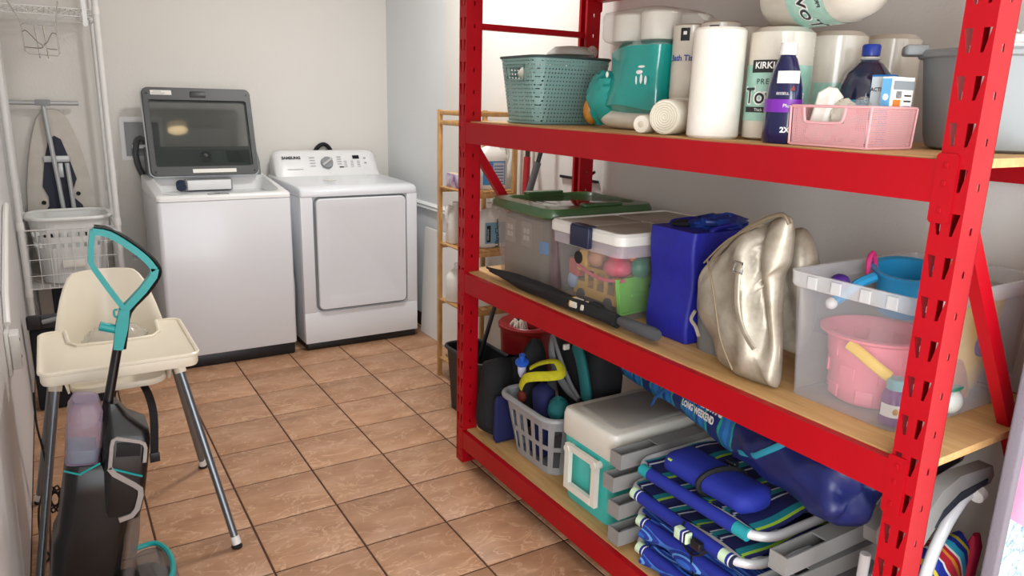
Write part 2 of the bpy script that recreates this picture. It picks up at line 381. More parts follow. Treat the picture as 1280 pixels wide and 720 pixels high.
t = thing('washing_machine', 'white top-loading washer with its glass lid standing open', 'washer', (0.010, 0.225, 0))
WX, WD = 0.345, 0.70
ob('base', MB().rbox(-WX+0.012, WX-0.012, 0.012, WD-0.02, 0.0, 0.07, 0.01), BLACK, t)
cab = ob('cabinet', MB().rbox(-WX, WX, 0, WD, 0.07, 0.925, 0.022, 0.006), ENAMEL, t)
m = MB()
def dz(y): return 0.952 + 0.055*max(0, min(1, y/0.45))
def ring(wx, y0, y1, r, z): return [(p[0], p[1], z(p[1]) if callable(z) else z) for p in rr(0, (y0+y1)/2, 2*wx, y1-y0, r, 0, 6)]
m.loft([ring(WX, 0, WD, 0.025, 0.926), ring(WX, 0, WD, 0.025, lambda y: dz(y)-0.008), ring(WX-0.006, 0.007, WD-0.006, 0.025, dz),
        ring(0.305, 0.055, 0.49, 0.06, dz), ring(0.296, 0.066, 0.485, 0.055, lambda y: dz(y)-0.012), ring(0.29, 0.075, 0.475, 0.05, 0.90)], False, False)
m.loft([ring(0.29, 0.075, 0.475, 0.05, 0.90), ring(0.25, 0.09, 0.46, 0.18, 0.87)], False, False)
ob('top_deck', m, DECK, t, angle=50)
m = MB(); m.lathe([(0.245, 0.80), (0.225, 0.872), (0.205, 0.878), (0.2, 0.86), (0.215, 0.80), (0.215, 0.5), (0.02, 0.49)], 36, (0, 0.275, 0), cap0=False); ob('tub', m, TUB, t)
m = MB(); m.rbox(-0.14, 0.12, 0.425, 0.472, 0.93, 0.995, 0.006, 0.004); dsp = ob('dispenser', m, GREYP, t)
ob('dispenser_front', MB().rbox(-0.13, 0.11, 0.418, 0.4245, 0.935, 0.99, 0.003, 0.002), DECK, dsp)
k = MB(); k.cyl((-0.165, 0.40, 0.955), (-0.165, 0.43, 0.975), 0.028, 0.026, 20); kn = ob('softener_cap', k, NAVYP, t)
k = MB(); k.rbox(-0.09, 0.02, 0.018, 0.05, dz(0.03)-0.002, dz(0.03)+0.003, 0.004, 0.001); lt = ob('latch', k, GREYP, t)
ob('latch_slot', MB().box(-0.05, -0.025, 0.028, 0.04, dz(0.03)+0.0032, dz(0.03)+0.0045), BLACK, lt)
# rear console seen through the raised lid
m = MB(); m.prism([(0.50, 0.985), (0.52, 1.08), (0.60, 1.155), (0.69, 1.165), (0.699, 1.14), (0.699, 0.93), (0.50, 0.93)], 0, -0.315, 0.305); con = ob('console', m, CONS, t, angle=25)
def conf(x, y): return (x, 0.52+0.08*y-0.0035, 1.08+0.075*y+0.0035)     # y runs 0..1 up the sloped face
k = MB(); a, b = Vector(conf(0.0, 0.35)), Vector((0, -0.075, 0.08)).normalized(); k.cyl(a-b*0.004, a+b*0.022, 0.036, 0.031, 24); dk = ob('dial', k, BLACK, con)
k = MB(); k.cyl(a+b*0.023, a+b*0.0245, 0.012, 0.010, 14); ob('dial_cap', k, CHROME, dk)
ob('display', patch(conf, 0.12, 0.29, -0.05, 0.85), DISPLAY, con)
for i in range(4):
    for sx in (-1, 1): ob('print', patch(conf, sx*0.075-0.02, sx*0.075+0.02, 0.1+0.2*i, 0.13+0.2*i), INKG, con)
# lid
lid = bpy.data.objects.new('lid', None); COL.objects.link(lid); lid.parent = t; lid.location = (-0.018, 0.435, 1.018); lid.rotation_euler = (R(-16), 0, 0)
LW, LH = 0.295, 0.505
def lring(wx, z0, z1, r, y): return [(p[0], y, p[1]) for p in rr(0, (z0+z1)/2, 2*wx, z1-z0, r, 0, 5)]
m = MB(); m.loft([lring(LW-.004, 0, LH, .03, -.012), lring(LW, 0, LH, .03, -.006), lring(LW, 0, LH, .03, .012), lring(.266, .05, .435, .015, .012), lring(.266, .05, .435, .015, -.012), lring(LW-.004, 0, LH, .03, -.012)], False, False)
ob('lid_frame', m, LIDG, lid)
m = MB(); m.loft([lring(LW+.004, -.004, LH+.006, .034, .0125), lring(LW+.007, -.006, LH+.009, .036, .02), lring(LW, 0, LH, .03, .03), lring(.26, .055, .43, .012, .03), lring(.26, .055, .43, .012, .0125), lring(LW+.004, -.004, LH+.006, .034, .0125)], False, False)
ob('lid_rim', m, ENAMEL, lid)
ob('lid_pane', MB().box(-.2655, .2655, -.004, .002, .0505, .4345), LIDGLASS, lid)
k = MB(); k.rbox(-.042, .042, -.016, -.0125, .45, .485, .001, .001); ob('lid_handle', k, BLACK, lid)
ob('lid_sticker', MB().box(-.25, -.14, -.0135, -.0125, .462, .488), PAPER, lid)
ob('lid_sticker', MB().box(-.075, .165, -.0135, -.0125, .012, .034), PAPER, lid)
for x in (-.27, .27):
    for z in (.02, .47): k = MB(); k.cyl((x, -.0125, z), (x, -.0145, z), .006, .005, 10); ob('screw', k, BLACK, lid)
text('sticker_print', 'CAUTION', .009, INK, lid, lambda x, y: (-.215+x, -.014, .48+y))
for i in range(2): ob('sticker_print', patch(lambda x, y: (x, -.014, y), -.245, -.175, .466+.005*i, .468+.005*i), INKG, lid)

# dryer
t = thing('clothes_dryer', 'white front-loading dryer with a sloped control panel', 'dryer', (0.765, 0.225, 0))
DX = 0.36
ob('base', MB().rbox(-DX+.01, DX-.01, .012, .70, 0, .045, .01), BLACK, t)
m = MB(); m.rbox(-DX, DX, 0.014, .715, .045, .918, .02, .005); ob('cabinet', m, ENAMEL, t)
m = MB()
for x0, x1 in ((-DX, -.29), (.292, DX)): m.rbox(x0, x1, 0.0, .0135, .235, .918, .004, .002)
m.rbox(-DX, DX, 0.0, .0135, .046, .2345, .004, .002); ob('front_panel', m, ENAMEL, t)
m = MB(); L = []
for yy, z in ((0, .919), (-.004, .93), (0.0, .952), (.02, .966), (.08, .972), (.5, .985), (.60, .99), (.70, .99)): pass
prof = [(.0, .9195), (-.003, .935), (.002, .955), (.022, .968), (.1, .974), (.712, .985), (.712, .9195)]
for x, ins in ((-DX, .012), (-DX+.004, .004), (-DX+.012, 0), (DX-.012, 0), (DX-.004, .004), (DX, .012)):
    L.append([(x, max(p[0], p[0]+ins if p[0] < .3 else p[0]-ins), p[1]-(ins if p[1] > .93 else 0)) for p in prof])
m.loft(L); ob('top_panel', m, ENAMEL, t, angle=50)
k = MB(); k.lathe([(.045, 0), (.045, .001)], 20, (-.08, .32, .9785), 1, .7); ob('energy_sticker', k, PAPER, t)
def dring(cx, w, z0, z1, r, y): return [(p[0], y, p[1]) for p in rr(cx, (z0+z1)/2, w, z1-z0, r, 0, 6)]
m = MB(); m.loft([dring(.003, .565, .245, .915, .03, .0125), dring(.003, .575, .24, .917, .035, .006), dring(.003, .575, .24, .917, .035, .0128)], True, True); ob('door_gasket', m, GREYP, t)
m = MB(); m.loft([dring(.003, .552, .25, .908, .03, .005), dring(.003, .552, .25, .908, .03, -.012), dring(.003, .544, .254, .904, .028, -.018), dring(.003, .47, .30, .865, .03, -.019), dring(.003, .43, .325, .835, .03, -.014)], True, True); ob('door', m, ENAMEL, t, angle=25)
# console
m = MB(); L = []
cp = [(.55, .98), (.575, 1.03), (.625, 1.115), (.65, 1.135), (.69, 1.135), (.71, 1.10), (.712, .98)]
for x, s in ((-.345, .75), (-.335, .88), (-.31, .97), (-.28, 1), (.28, 1), (.31, .97), (.335, .88), (.345, .75)):
    L.append([(x, .712-(.712-p[0])*(1 if p[1] < 1 else s), .98+(p[1]-.98)*s) for p in cp])
m.loft(L); con = ob('console', m, DECK, t, angle=50)
def conf(x, y): return (x, .575+.05*y-.003, 1.03+.085*y+.0025)
nb = Vector((0, -.085, .05)).normalized()
a = Vector(conf(-.01, .32)); k = MB(); k.cyl(a, a+nb*.018, .041, .037, 26); dk = ob('dial', k, GREYP, con)
k = MB(); k.box(-.038, .038, -.007, .007, 0, .01); Mx = Matrix.Translation(a+nb*.018) @ Matrix.Rotation(math.atan2(nb.z, -nb.y)*-1+R(90), 4, 'X') @ Matrix.Rotation(R(35), 4, 'Z'); k.v = [Mx @ v for v in k.v]; ob('dial_grip', k, CHROME, dk)
ob('display', patch(conf, .17, .215, .6, .85), DISPLAY, con); ob('button', patch(conf, .07, .10, -.02, .06), INK, con)
text('maker_lettering', 'SAMSUNG', .026, INK, con, lambda x, y: conf(-.235+x, .72+y/.0986), bold=.0012)
ob('print', patch(conf, -.27, -.17, -.1, -.07), INKG, con)
for i in range(4):
    ob('print', patch(conf, -.12, -.085, .1+.2*i, .14+.2*i), INKG, con); ob('print', patch(conf, .06, .09, .22+.17*i, .26+.17*i), INKG, con)
for i in range(3):
    for j in range(4): ob('print', patch(conf, .105+.045*i, .125+.045*i, .02+.13*j, .05+.13*j), INKG, con)
for j in range(2): ob('print', patch(conf, .245, .26, .25+.35*j, .33+.35*j), INKG, con)

k = MB(); k.tube(spl([(.70, .972, 1.05), (.715, .972, 1.10), (.745, .968, 1.15), (.785, .968, 1.17), (.82, .968, 1.15), (.84, .968, 1.10), (.845, .968, 1.0)], 5), .0135, 10)
tag(ob('power_cord', k, RUBBER), 'thick black power cord looping up behind the dryer', 'cord')
k = MB(); k.tube(spl([(.385, .62, .62), (.384, .50, .60), (.383, .40, .5), (.384, .36, .35), (.384, .40, .1), (.384, .45, .012)], 6), .006, 8)
tag(ob('drain_hose', k, WHITEW), 'thin pale hose hanging between washer and dryer', 'hose')

# recessed supply box and hose on the back wall
t = thing('supply_box', 'recessed grey laundry supply box in wall behind washer', 'outlet box', (-.30, YB, 1.21))
m = MB()
def sring(w, h, y): return [(p[0], y, p[1]) for p in rr(0, 0, w, h, .006, 0, 3)]
m.loft([sring(.23, .25, 0.0), sring(.23, .25, -.008), sring(.19, .205, -.010), sring(.19, .205, -.0015)], False, True); ob('frame', m, DECK, t)
k = MB(); k.box(-.09, .09, -.0065, -.002, -.1, .095); ob('inner_plate', k, GREYP, t)
k = MB(); k.box(-.06, .02, -.03, -.0068, -.055, -.035); ob('valve', k, DECK, t)
k = MB(); k.tube(spl([(-.335, YB-.035, 1.19), (-.315, YB-.045, 1.215), (-.285, YB-.04, 1.19)], 4)[::-1] + spl([(-.335, YB-.035, 1.19), (-.345, YB-.032, 1.13), (-.338, YB-.032, 1.06), (-.315, YB-.03, .98), (-.30, YB-.028, .85), (-.30, YB-.028, .6)], 5)[1:], .017, 10)
tag(ob('water_hose', k, pm('hose_grey', '#4a4c4f', .5)), 'dark grey ribbed water hose bending down behind washer', 'hose')
t = thing('wall_outlet', 'small white outlet plate on wall left of the washer', 'outlet', (-.48, YB, .975))
ob('plate', MB().rbox(-.035, .035, -.006, -.0005, -.058, .058, .003, .0015), WHITEP, t)
for z in (-.022, .022): ob('socket', MB().rbox(-.014, .014, -.0085, -.0062, z-.013, z+.013, .002, .0008), INKG if z < 0 else DECK, t)
# ------------------------------------------------------------------ left corner: wire tower with baskets, ironing board
t = thing('laundry_tower', 'white wire laundry tower with four poles in the back corner', 'shelf unit', (-.725, .70, 0))
PX, PY0, PY1 = .22, -.20, .20
for x in (-PX, PX):
    for y in (PY0, PY1):
        k = MB(); k.cyl((x, y, .02), (x, y, 2.02), .0155 if y < 0 else .0115, n=14); q = ob('pole', k, WHITEW, t)
        for z in (.45, .80, 1.87): k = MB(); k.cyl((x, y, z-.02), (x, y, z+.02), .019, .0175, 14); ob('collar', k, WHITEP, q)
        k = MB(); k.cyl((x, y, 0), (x, y, .02), .018, n=12); ob('foot', k, WHITEP, q)
def wire_shelf(z, name):
    k = MB(); r = .0022
    for y in (PY0, PY1): k.cyl((-PX, y, z), (PX, y, z), .0035, n=6); k.cyl((-PX, y, z-.035), (PX, y, z-.035), .003, n=6)
    for x in (-PX, PX): k.cyl((x, PY0, z), (x, PY1, z), .0035, n=6); k.cyl((x, PY0, z-.035), (x, PY1, z-.035), .003, n=6)
    for i in range(19): x = -PX+PX*2*(i+.5)/19; k.cyl((x, PY0, z+.003), (x, PY1, z+.003), r, n=5)
    for y in (-.07, .07): k.cyl((-PX, y, z-.002), (PX, y, z-.002), .003, n=5)
    for y in (PY0, PY1):
        for i in range(8): x0 = -PX+2*PX*i/8; k.cyl((x0, y, z-.035 if i % 2 else z), (x0+2*PX/8, y, z if i % 2 else z-.035), r, n=5)
    return ob(name, k, WHITEW, t)
wire_shelf(1.87, 'wire_shelf')
# deep wire basket
k = MB(); z0, z1, xi = .465, .775, PX-.014
for z in (z0, z0+.07, z0+.155, z0+.235, z1):
    r = .0035 if z in (z0, z1) else .002
    k.tube([(-xi, PY0+.005, z), (xi, PY0+.005, z), (xi, PY1-.005, z), (-xi, PY1-.005, z)], r, 6, True)
for i in range(9):
    x = -xi+2*xi*i/8; k.cyl((x, PY0+.005, z0), (x, PY0+.005, z1), .0018, n=5); k.cyl((x, PY1-.005, z0), (x, PY1-.005, z1), .0018, n=5)
for i in range(8):
    y = PY0+.005+(PY1-PY0-.01)*i/7
    for x in (-xi, xi): k.cyl((x, y, z0), (x, y, z1), .0018, n=5)
for i in range(15): y = PY0+.01+(PY1-PY0-.02)*i/14; k.cyl((-xi, y, z0), (xi, y, z0), .0018, n=5)
for i in range(11): x = -xi+2*xi*i/10; k.cyl((x, PY0, z0-.002), (x, PY1, z0-.002), .0018, n=5)
ob('wire_basket', k, WHITEW, t)
# the white laundry basket standing inside the wire basket
def laundry_basket(name, label, loc, rz, wx, wy, h, mat, nslot, rim=.018, taper=.80, rows=((.30, .55), (.62, .85)), rad=.06):
    """tapered basket with real slots in its walls: wall cells are built around the openings"""
    t = thing(name, label, 'basket', loc, rz); th = .003
    def pt(u, z, ins=0.0):   # u in 0..1 round the basket at relative height z
        s = taper+(1-taper)*z; L = _loop(wx*s-2*ins, wy*s-2*ins)
        x, y = L(u); return (x, y, .004+z*h)
    def _loop(w, d):
        r = rad
        P = rr2(0, 0, w, d, r, 5); n = len(P); seg = [math.dist(P[i], P[(i+1) % n]) for i in range(n)]; tot = sum(seg)
        def f(u):
            q = (u % 1.0)*tot
            for i in range(n):
                if q <= seg[i]: a, b = P[i], P[(i+1) % n]; k = q/seg[i]; return (a[0]+(b[0]-a[0])*k, a[1]+(b[1]-a[1])*k)
                q -= seg[i]
            return P[0]
        return f
    m = MB(); N = nslot; cells = []
    zs = [0.0, rows[0][0], rows[0][1], rows[1][0], rows[1][1], 1.0]
    us = []
    for i in range(N): us += [(i+.0)/N, (i+.55)/N]
    def quad(u0, u1, za, zb):
        a = [pt(u0, za), pt(u1, za), pt(u1, zb), pt(u0, zb)]; b = [pt(u0, za, th), pt(u1, za, th), pt(u1, zb, th), pt(u0, zb, th)]
        m.add(a+b, [(0, 1, 2, 3), (7, 6, 5, 4), (0, 4, 5, 1), (1, 5, 6, 2), (2, 6, 7, 3), (3, 7, 4, 0)])
    for i in range(len(us)):
        u0 = us[i]; u1 = us[i+1] if i+1 < len(us) else 1.0
        for j in range(5):
            if i % 2 == 0 and j in (1, 3): continue
            quad(u0, u1, zs[j], zs[j+1])
    ob('body', m, mat, t, angle=30)
    b = MB(); s = taper; b.rbox(-wx*s/2+.002, wx*s/2-.002, -wy*s/2+.002, wy*s/2-.002, .0005, .006, rad-.002, .001); ob('floor_panel', b, mat, t)
    r = MB(); P = rr(0, 0, wx+rim*.5, wy+rim*.5, rad+.005, h, 6); r.tube(P, rim*.6, 8, True); rim_o = ob('rim', r, mat, t)
    return t
b1 = laundry_basket('laundry_basket', 'white plastic laundry basket inside the wire tower basket', (-.725, .70, .4695), 0, .382, .352, .352, pm('basket_white', '#e8eae8', .35), 32, rows=((.55, .63), (.72, .80)), rad=.11, taper=.78)
b1.rotation_euler = (R(0), 0, 0)
k = MB(); k.rbox(-.055, .055, -.002, .002, 0, .04, .0018, .001); k.v = [v+Vector((.0, -.158, .09)) for v in k.v]; ob('brand_tag', k, PAPER, b1)

# ironing board hung flat on the wall, underside out
IB = thing('ironing_board', 'ironing board with beige cover hung upright on back wall', 'ironing board', (-.745, .945, 0))
def ibhalf(z):      # half width against height
    if z > 1.36: return 0.0
    t_ = (1.36-z); return min(.175, .045+.30*t_**.62*.62) if t_ < .8 else .175
pts = [(.0, 1.375), (.04, 1.365), (.075, 1.32), (.105, 1.23), (.135, 1.10), (.158, .95), (.17, .80), (.172, .30), (.165, .15), (.13, .10)]
out = pts + [(-x, z) for x, z in reversed(pts[1:])]
FAB = pm('beige_fabric', '#cfc9bf', .85, var='#bdb6ab', vscale=14, bump=.5, bscale=40); NAVYF = pm('navy_underside', '#1c2233', .6, var='#242b3f', vscale=8, bump=.2, bscale=200)
m = MB(); m.prism(out, 1, .0, .034); ob('cover', m, FAB, IB, angle=60)
pin = [(0, 1.23), (.03, 1.21), (.06, 1.10), (.085, .99), (.062, .93), (.065, .88), (.10, .84), (.108, .76), (.105, .2), (.0, .16)]
inn = pin + [(-x, z-.04 if .8 < z < 1 else z) for x, z in reversed(pin[1:-1])]
m = MB(); m.prism(inn, 1, -.006, -.0008); ob('mesh_underside', m, NAVYF, IB)
for x, z in ((.085, .905), (-.088, .86), (.115, .52), (-.115, .52)):
    k = MB(); k.cyl((x, -.0012, z), (x, -.006, z), .012, .011, 14); g = ob('grommet', k, RUBBER, IB)
LEGM = pm('pale_grey_steel', '#b9bcbd', .35, .3)
k = MB(); k.tube([(-.035, -.022, 1.40), (-.005, -.024, .95), (.03, -.026, .35)], .0125, 10); ob('leg', k, LEGM, IB)
k = MB(); k.tube([(.045, -.022, 1.08), (.055, -.024, .80), (.06, -.026, .35)], .0125, 10); ob('leg', k, LEGM, IB)
k = MB(); k.cyl((-.19, -.026, 1.407), (.135, -.026, 1.407), .0125, n=10); fb = ob('foot_bar', k, LEGM, IB)
k = MB(); k.rbox(-.07, 0, -.042, -.0405, 1.392, 1.425, .0006, .0005); ob('bracket', k, GREYP, fb)
k = MB(); k.rbox(-.065, .06, -.014, -.0075, 1.085, 1.12, .003, .002); k.rbox(.0, .025, -.0145, -.0078, 1.0, 1.08, .003, .002); ob('catch', k, LEGM, IB)

# chrome iron holder hanging from the wire shelf
k = MB(); r = .0028; X0, X1 = -.83, -.685; y = .478
k.tube([(X0-.05, y, 1.90), (X0, y, 1.79), (X0+.004, y, 1.66), (X0+.02, y, 1.645), (X1-.005, y, 1.64), (X1+.004, y, 1.655), (X1, y, 1.785), (X1+.02, y, 1.90)], r, 7)
k.cyl((X0, y, 1.785), (X1, y, 1.782), r, n=6)
for x in (X0+.055, X0+.09): k.tube([(x, y, 1.783), (x+.008, y, 1.65), (x+.008, y-.012, 1.628)], r, 6)
k.tube(spl([(X0+.003, y-.003, 1.745), (X0+.02, y-.02, 1.75), (X0+.06, y-.04, 1.70), (X0+.08, y-.04, 1.685), (X0+.07, y-.035, 1.672), (X0+.005, y-.003, 1.675)], 4), r*.9, 6)
k.tube(spl([(X1-.003, y-.003, 1.742), (X1-.02, y-.02, 1.745), (X1-.045, y-.04, 1.70), (X1-.058, y-.04, 1.69), (X1-.045, y-.035, 1.672), (X1-.005, y-.003, 1.67)], 4), r*.9, 6)
tag(ob('iron_holder', k, pm('tarnished_chrome', '#9b958c', .3, .9)), 'small chrome wire iron holder hanging from the wire shelf', 'holder')
k = MB(); k.box(-.5655, -.545, .480, .4835, 1.80, 1.985); k.cyl((-.555, .481, 1.80), (-.555, .4832, 1.80), .0115, n=14)
tag(ob('shelf_hanger', k, TRIMW), 'white metal strap hanging beside the wire shelf corner', 'strap')

# ------------------------------------------------------------------ high chair
CREAM = pm('cream_plastic', '#ece4d2', .32, var='#e6dcc6', vscale=3); LEGG = pm('chair_leg_grey', '#82888e', .3, .75)
HC = thing('high_chair', 'cream plastic high chair with a tray and four grey legs', 'high chair', (-.662, -1.30, 0))
# moulded seat shell: U in plan, arched back
def topz(a): return .50 + .375*(.5+.5*math.cos(min(1, max(0, (abs(a)-.20)/.42))*math.pi))*.62 + .14
def shell(u, v, off):
    a = (u*2-1); th = a*math.pi*.5*1.0
    if abs(a) < .62: f_ = a/.62*math.pi/2; px, py = math.sin(f_)*.155, .02+math.cos(f_)*.16
    else: s = 1 if a > 0 else -1; px, py = s*.155, .02-(abs(a)-.62)/.38*.17
    z0 = .565; zt = topz(a); z = z0+(zt-z0)*v
    lean = .16*(z-.5)*max(0, 1-abs(a)*1.1); tap = .86+.14*v if abs(a) < .62 else .9+.1*v
    n = Vector((px, py-.02, 0)); n = n.normalized()*off if n.length else n
    flare = .012*max(0, v-.9)/.1
    return (px*tap+n.x*(1+0)+(n.x/off*flare if off else 0), py*tap+lean+n.y, z)
m = MB(); NU, NV = 45, 12
o_ = [[shell(i/(NU-1), j/(NV-1), .008) for j in range(NV)] for i in range(NU)]; i_ = [[shell(i/(NU-1), j/(NV-1), .0005) for j in range(NV)] for i in range(NU)]
m.loft([[*o_[i], *reversed(i_[i])] for i in range(NU)], True, True); ob('seat_back', m, CREAM, HC, angle=60)
m = MB(); m.rbox(-.14, .14, -.15, .16, .553, .577, .06, .008); ob('seat', m, CREAM, HC)
# tray: a deep U-shaped slab with a raised lip
def tray_outline(g=0.0):
    o = []
    for p in rr2(0, -.195, .42-2*g, .40-2*g, .03, 5): o.append(p)
    return o
yF, yB_, xw, r_ = -.39, .03, .205, .03
outl = [(p[0], p[1]) for p in rr2(0, (yF+yB_)/2, 2*xw, yB_-yF, r_, 5)]
# order: start after the rear-left corner so that the notch can be cut between the rear corners
nn = len(outl)//4
q0, q1, q2, q3 = outl[:nn], outl[nn:2*nn], outl[2*nn:3*nn], outl[3*nn:]
notch = [(-.135, yB_), (-.128, -.10), (-.105, -.145), (0, -.155), (.105, -.145), (.128, -.10), (.135, yB_)]
U = q2 + q3 + q0 + list(reversed(notch)) + q1
m = MB()
def scl(P, s): return [(p[0]*s, (p[1]+.18)*s-.18) for p in P]
m.loft([[(x, y, .682) for x, y in scl(U, .985)], [(x, y, .69) for x, y in U], [(x, y, .716) for x, y in U], [(x, y, .72) for x, y in scl(U, .992)], [(x, y, .715) for x, y in scl(U, .955)]], True, True)
tr = ob('tray', m, CREAM, HC, angle=35)
k = MB(); k.tube([(x, y, .718) for x, y in U], .006, 6, True); ob('lip', k, CREAM, tr)
for sx in (-1, 1):
    for sy, fy, ty in ((-1, -.325, -.13), (1, .31, .10)):
        top = Vector((sx*.165, ty, .655)); ft = Vector((sx*.282, fy, .02)); k = MB(); k.cyl(top, ft, .0125, n=12); lg = ob('leg', k, LEGG, HC)
        d = (ft-top).normalized(); k = MB(); k.cyl(top-d*.01, top+d*.075, .021, .018, 12); ob('socket', k, CREAM, lg)
        k = MB(); k.cyl(ft-d*.02, ft+d*.008, .0142, .015, 12); ob('foot', k, WHITEP, lg)
        k = MB(); k.lathe([(.017, 0.0005), (.018, .006), (.012, .012)], 12, (ft.x+d.x*.008, ft.y+d.y*.008, 0)); ob('pad', k, RUBBER, lg)
k = MB(); k.box(-.17, .17, -.15, -.125, .60, .68); 
for sx in (-1, 1):
    kk = MB(); kk.rbox(sx*.168-.022, sx*.168+.022, -.155, .13, .645, .681, .012, .006); ob('side_rail', kk, CREAM, HC)
for x, y, z1, sw in ((.065, -.19, .33, .01), (-.02, -.185, .42, -.012)):
    k = MB(); P = spl([(x, y+.08, .55), (x+sw, y+.02, .53), (x+sw*1.5, y-.02, .47), (x+sw*.5, y-.022, z1)], 5)
    k.loft([[p+Vector((-.012, 0, 0)), p+Vector((.012, 0, 0)), p+Vector((.012, -.003, 0)), p+Vector((-.012, -.003, 0))] for p in P]); sp_ = ob('strap', k, RUBBER, HC)
    k = MB(); k.rbox(x+sw*.6-.015, x+sw*.6+.015, y-.032, y-.026, z1-.012, z1+.02, .002, .001); ob('buckle', k, BLACK, sp_)
# crumpled clear plastic bag lying in the seat
def crumple(c, sx, sy, sz, seed, amp=.25, n=26, mm=16, fr=3.0):
    rnd = random.Random(seed); ph = [(rnd.uniform(1, fr), rnd.uniform(1, fr), rnd.uniform(1, fr), rnd.uniform(0, 6.28)) for _ in range(9)]
    m = MB(); L = []
    for i in range(mm+1):
        a = -math.pi/2+math.pi*i/mm; ring_ = []
        for k in range(n):
            b = 2*math.pi*k/n; d = Vector((math.cos(a)*math.cos(b), math.cos(a)*math.sin(b), math.sin(a)))
            f = 1+amp*sum(abs(math.sin(p[0]*d.x*3+p[1]*d.y*3+p[2]*d.z*3+p[3])) - .6 for p in ph)/4.5
            ring_.append((c[0]+d.x*f*sx, c[1]+d.y*f*sy, c[2]+d.z*f*sz))
        L.append(ring_)
    return m.loft(L)
BAGC = clearm('clear_bag', '#dcd9d2', .22, .12)
tag(ob('plastic_bag', crumple((-.655, -1.30, .665), .10, .085, .065, 3, .3), BAGC, angle=25), 'crumpled clear plastic bag lying in the high chair seat', 'bag')

# ------------------------------------------------------------------ upright floor washer
TEAL = pm('teal_plastic', '#18a0a0', .35, var='#149494'); VB = pm('vacuum_black', '#090a0d', .25, var='#0c0d11'); SILV = pm('silver_plastic', '#a3a09f', .35, .4)
TANK = clearm('lavender_tank', '#a493ad', .42, .1); TANKD = clearm('smoky_tank', '#6f6a68', .45, .12)
V = thing('floor_washer', 'black and teal upright floor washer standing before the high chair', 'vacuum', (-.80, -1.83, 0), rot=(0, R(9.2), 0))
def vsec(x0, x1, hy, z, r=.03): return rr((x0+x1)/2, 0, x1-x0, 2*hy, r, z, 5)
m = MB(); m.loft([vsec(-.118, .02, .075, .06), vsec(-.128, .035, .08, .10), vsec(-.128, .04, .082, .30), vsec(-.118, .045, .08, .33), vsec(-.113, .048, .075, .44), vsec(-.112, .05, .07, .50), vsec(-.108, .05, .06, .515)], True, True)
body = ob('body', m, VB, V, angle=40)
m = MB(); m.loft([vsec(-.03, .074, .078, .36, .025), vsec(-.03, .082, .079, .42, .025), vsec(-.03, .084, .079, .585, .025), vsec(-.03, .078, .07, .61, .025), vsec(-.03, .03, .04, .64, .02), vsec(-.03, .0, .03, .675, .012)], True, True); ob('motor_housing', m, VB, V)
m = MB(); m.loft([vsec(-.113, -.036, .055, .5155, .02), vsec(-.114, -.034, .056, .56, .02), vsec(-.114, -.034, .056, .66, .02), vsec(-.104, -.045, .045, .685, .02)], True, True); tk = ob('clean_tank', m, TANK, V)
k = MB(); k.tube([(-.115, -.057, .505), (-.08, -.0785, .502), (-.035, -.0785, .53)], .003, 6); ob('accent_line', k, TEAL, body)
m = MB(); m.rbox(-.108, -.04, -.05, .05, .518, .555, .018, .004); ob('tank_water', m, pm('teal_water', '#4f8f92', .3), tk)
k = MB(); k.loft([vsec(.042, .072, .06, .10, .015), vsec(.044, .078, .065, .30, .015), vsec(.05, .076, .06, .355, .015)], True, True); ob('dirty_tank', k, TANKD, V)
# silver trim and carry handle on the right flank
def flatbar(P, w, nm, mat, y0=-.0835, y1=-.077):
    k = MB(); P = [Vector((p[0], 0, p[1])) for p in P]; L = []
    for i in range(len(P)):
        d = (P[min(i+1, len(P)-1)]-P[max(i-1, 0)]).normalized(); n = Vector((-d.z, 0, d.x))*w
        L.append([P[i]+n+Vector((0, y0, 0)), P[i]-n+Vector((0, y0, 0)), P[i]-n+Vector((0, y1, 0)), P[i]+n+Vector((0, y1, 0))])
    k.loft(L); return ob(nm, k, mat, V, angle=50)
flatbar([(-.012, .512), (-.012, .575), (-.010, .592), (-.002, .598), (.055, .585), (.066, .578), (.070, .566), (.070, .525)], .0045, 'handle_trim', SILV)
flatbar([(-.013, .515), (.0, .497), (.05, .462), (.066, .448), (.068, .43), (.062, .39), (.05, .372), (.02, .362)], .007, 'side_trim', SILV)
k = MB(); k.tube([(-.006, -.0805, .512), (.04, -.0805, .495), (.068, -.0805, .485)], .003, 6); ob('accent_line', k, TEAL, V)
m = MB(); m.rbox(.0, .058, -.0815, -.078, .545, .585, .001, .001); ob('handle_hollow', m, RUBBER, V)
k = MB(); k.tube([(-.02, 0, .62), (-.022, 0, .66), (-.004, 0, .885)], [.02, .0125, .0115], 12); ob('pole', k, VB, V)
# teal loop grip, flat bars
def bar(P, w, t_, mat, nm, par):
    k = MB(); P = [Vector(p) for p in P]; L = []
    for i in range(len(P)):
        a = P[max(i-1, 0)]; b = P[min(i+1, len(P)-1)]; d = (b-a).normalized(); n = Vector((-d.z, 0, d.x)); ww = w[i] if isinstance(w, list) else w
        L.append([P[i]+n*ww+Vector((0, -t_, 0)), P[i]-n*ww+Vector((0, -t_, 0)), P[i]-n*ww+Vector((0, t_, 0)), P[i]+n*ww+Vector((0, t_, 0))])
    k.loft(L); return ob(nm, k, mat, par, angle=50)
gr = bar([(-.008, 0, .82), (-.004, 0, .88), (.0, 0, .93)], [.011, .015, .012], .014, TEAL, 'grip', V)
bar([(.0, 0, .93), (-.04, 0, .983), (-.078, 0, 1.036), (-.086, 0, 1.052), (-.088, 0, 1.09), (-.087, 0, 1.135)], .0065, .012, TEAL, 'grip_loop', gr)
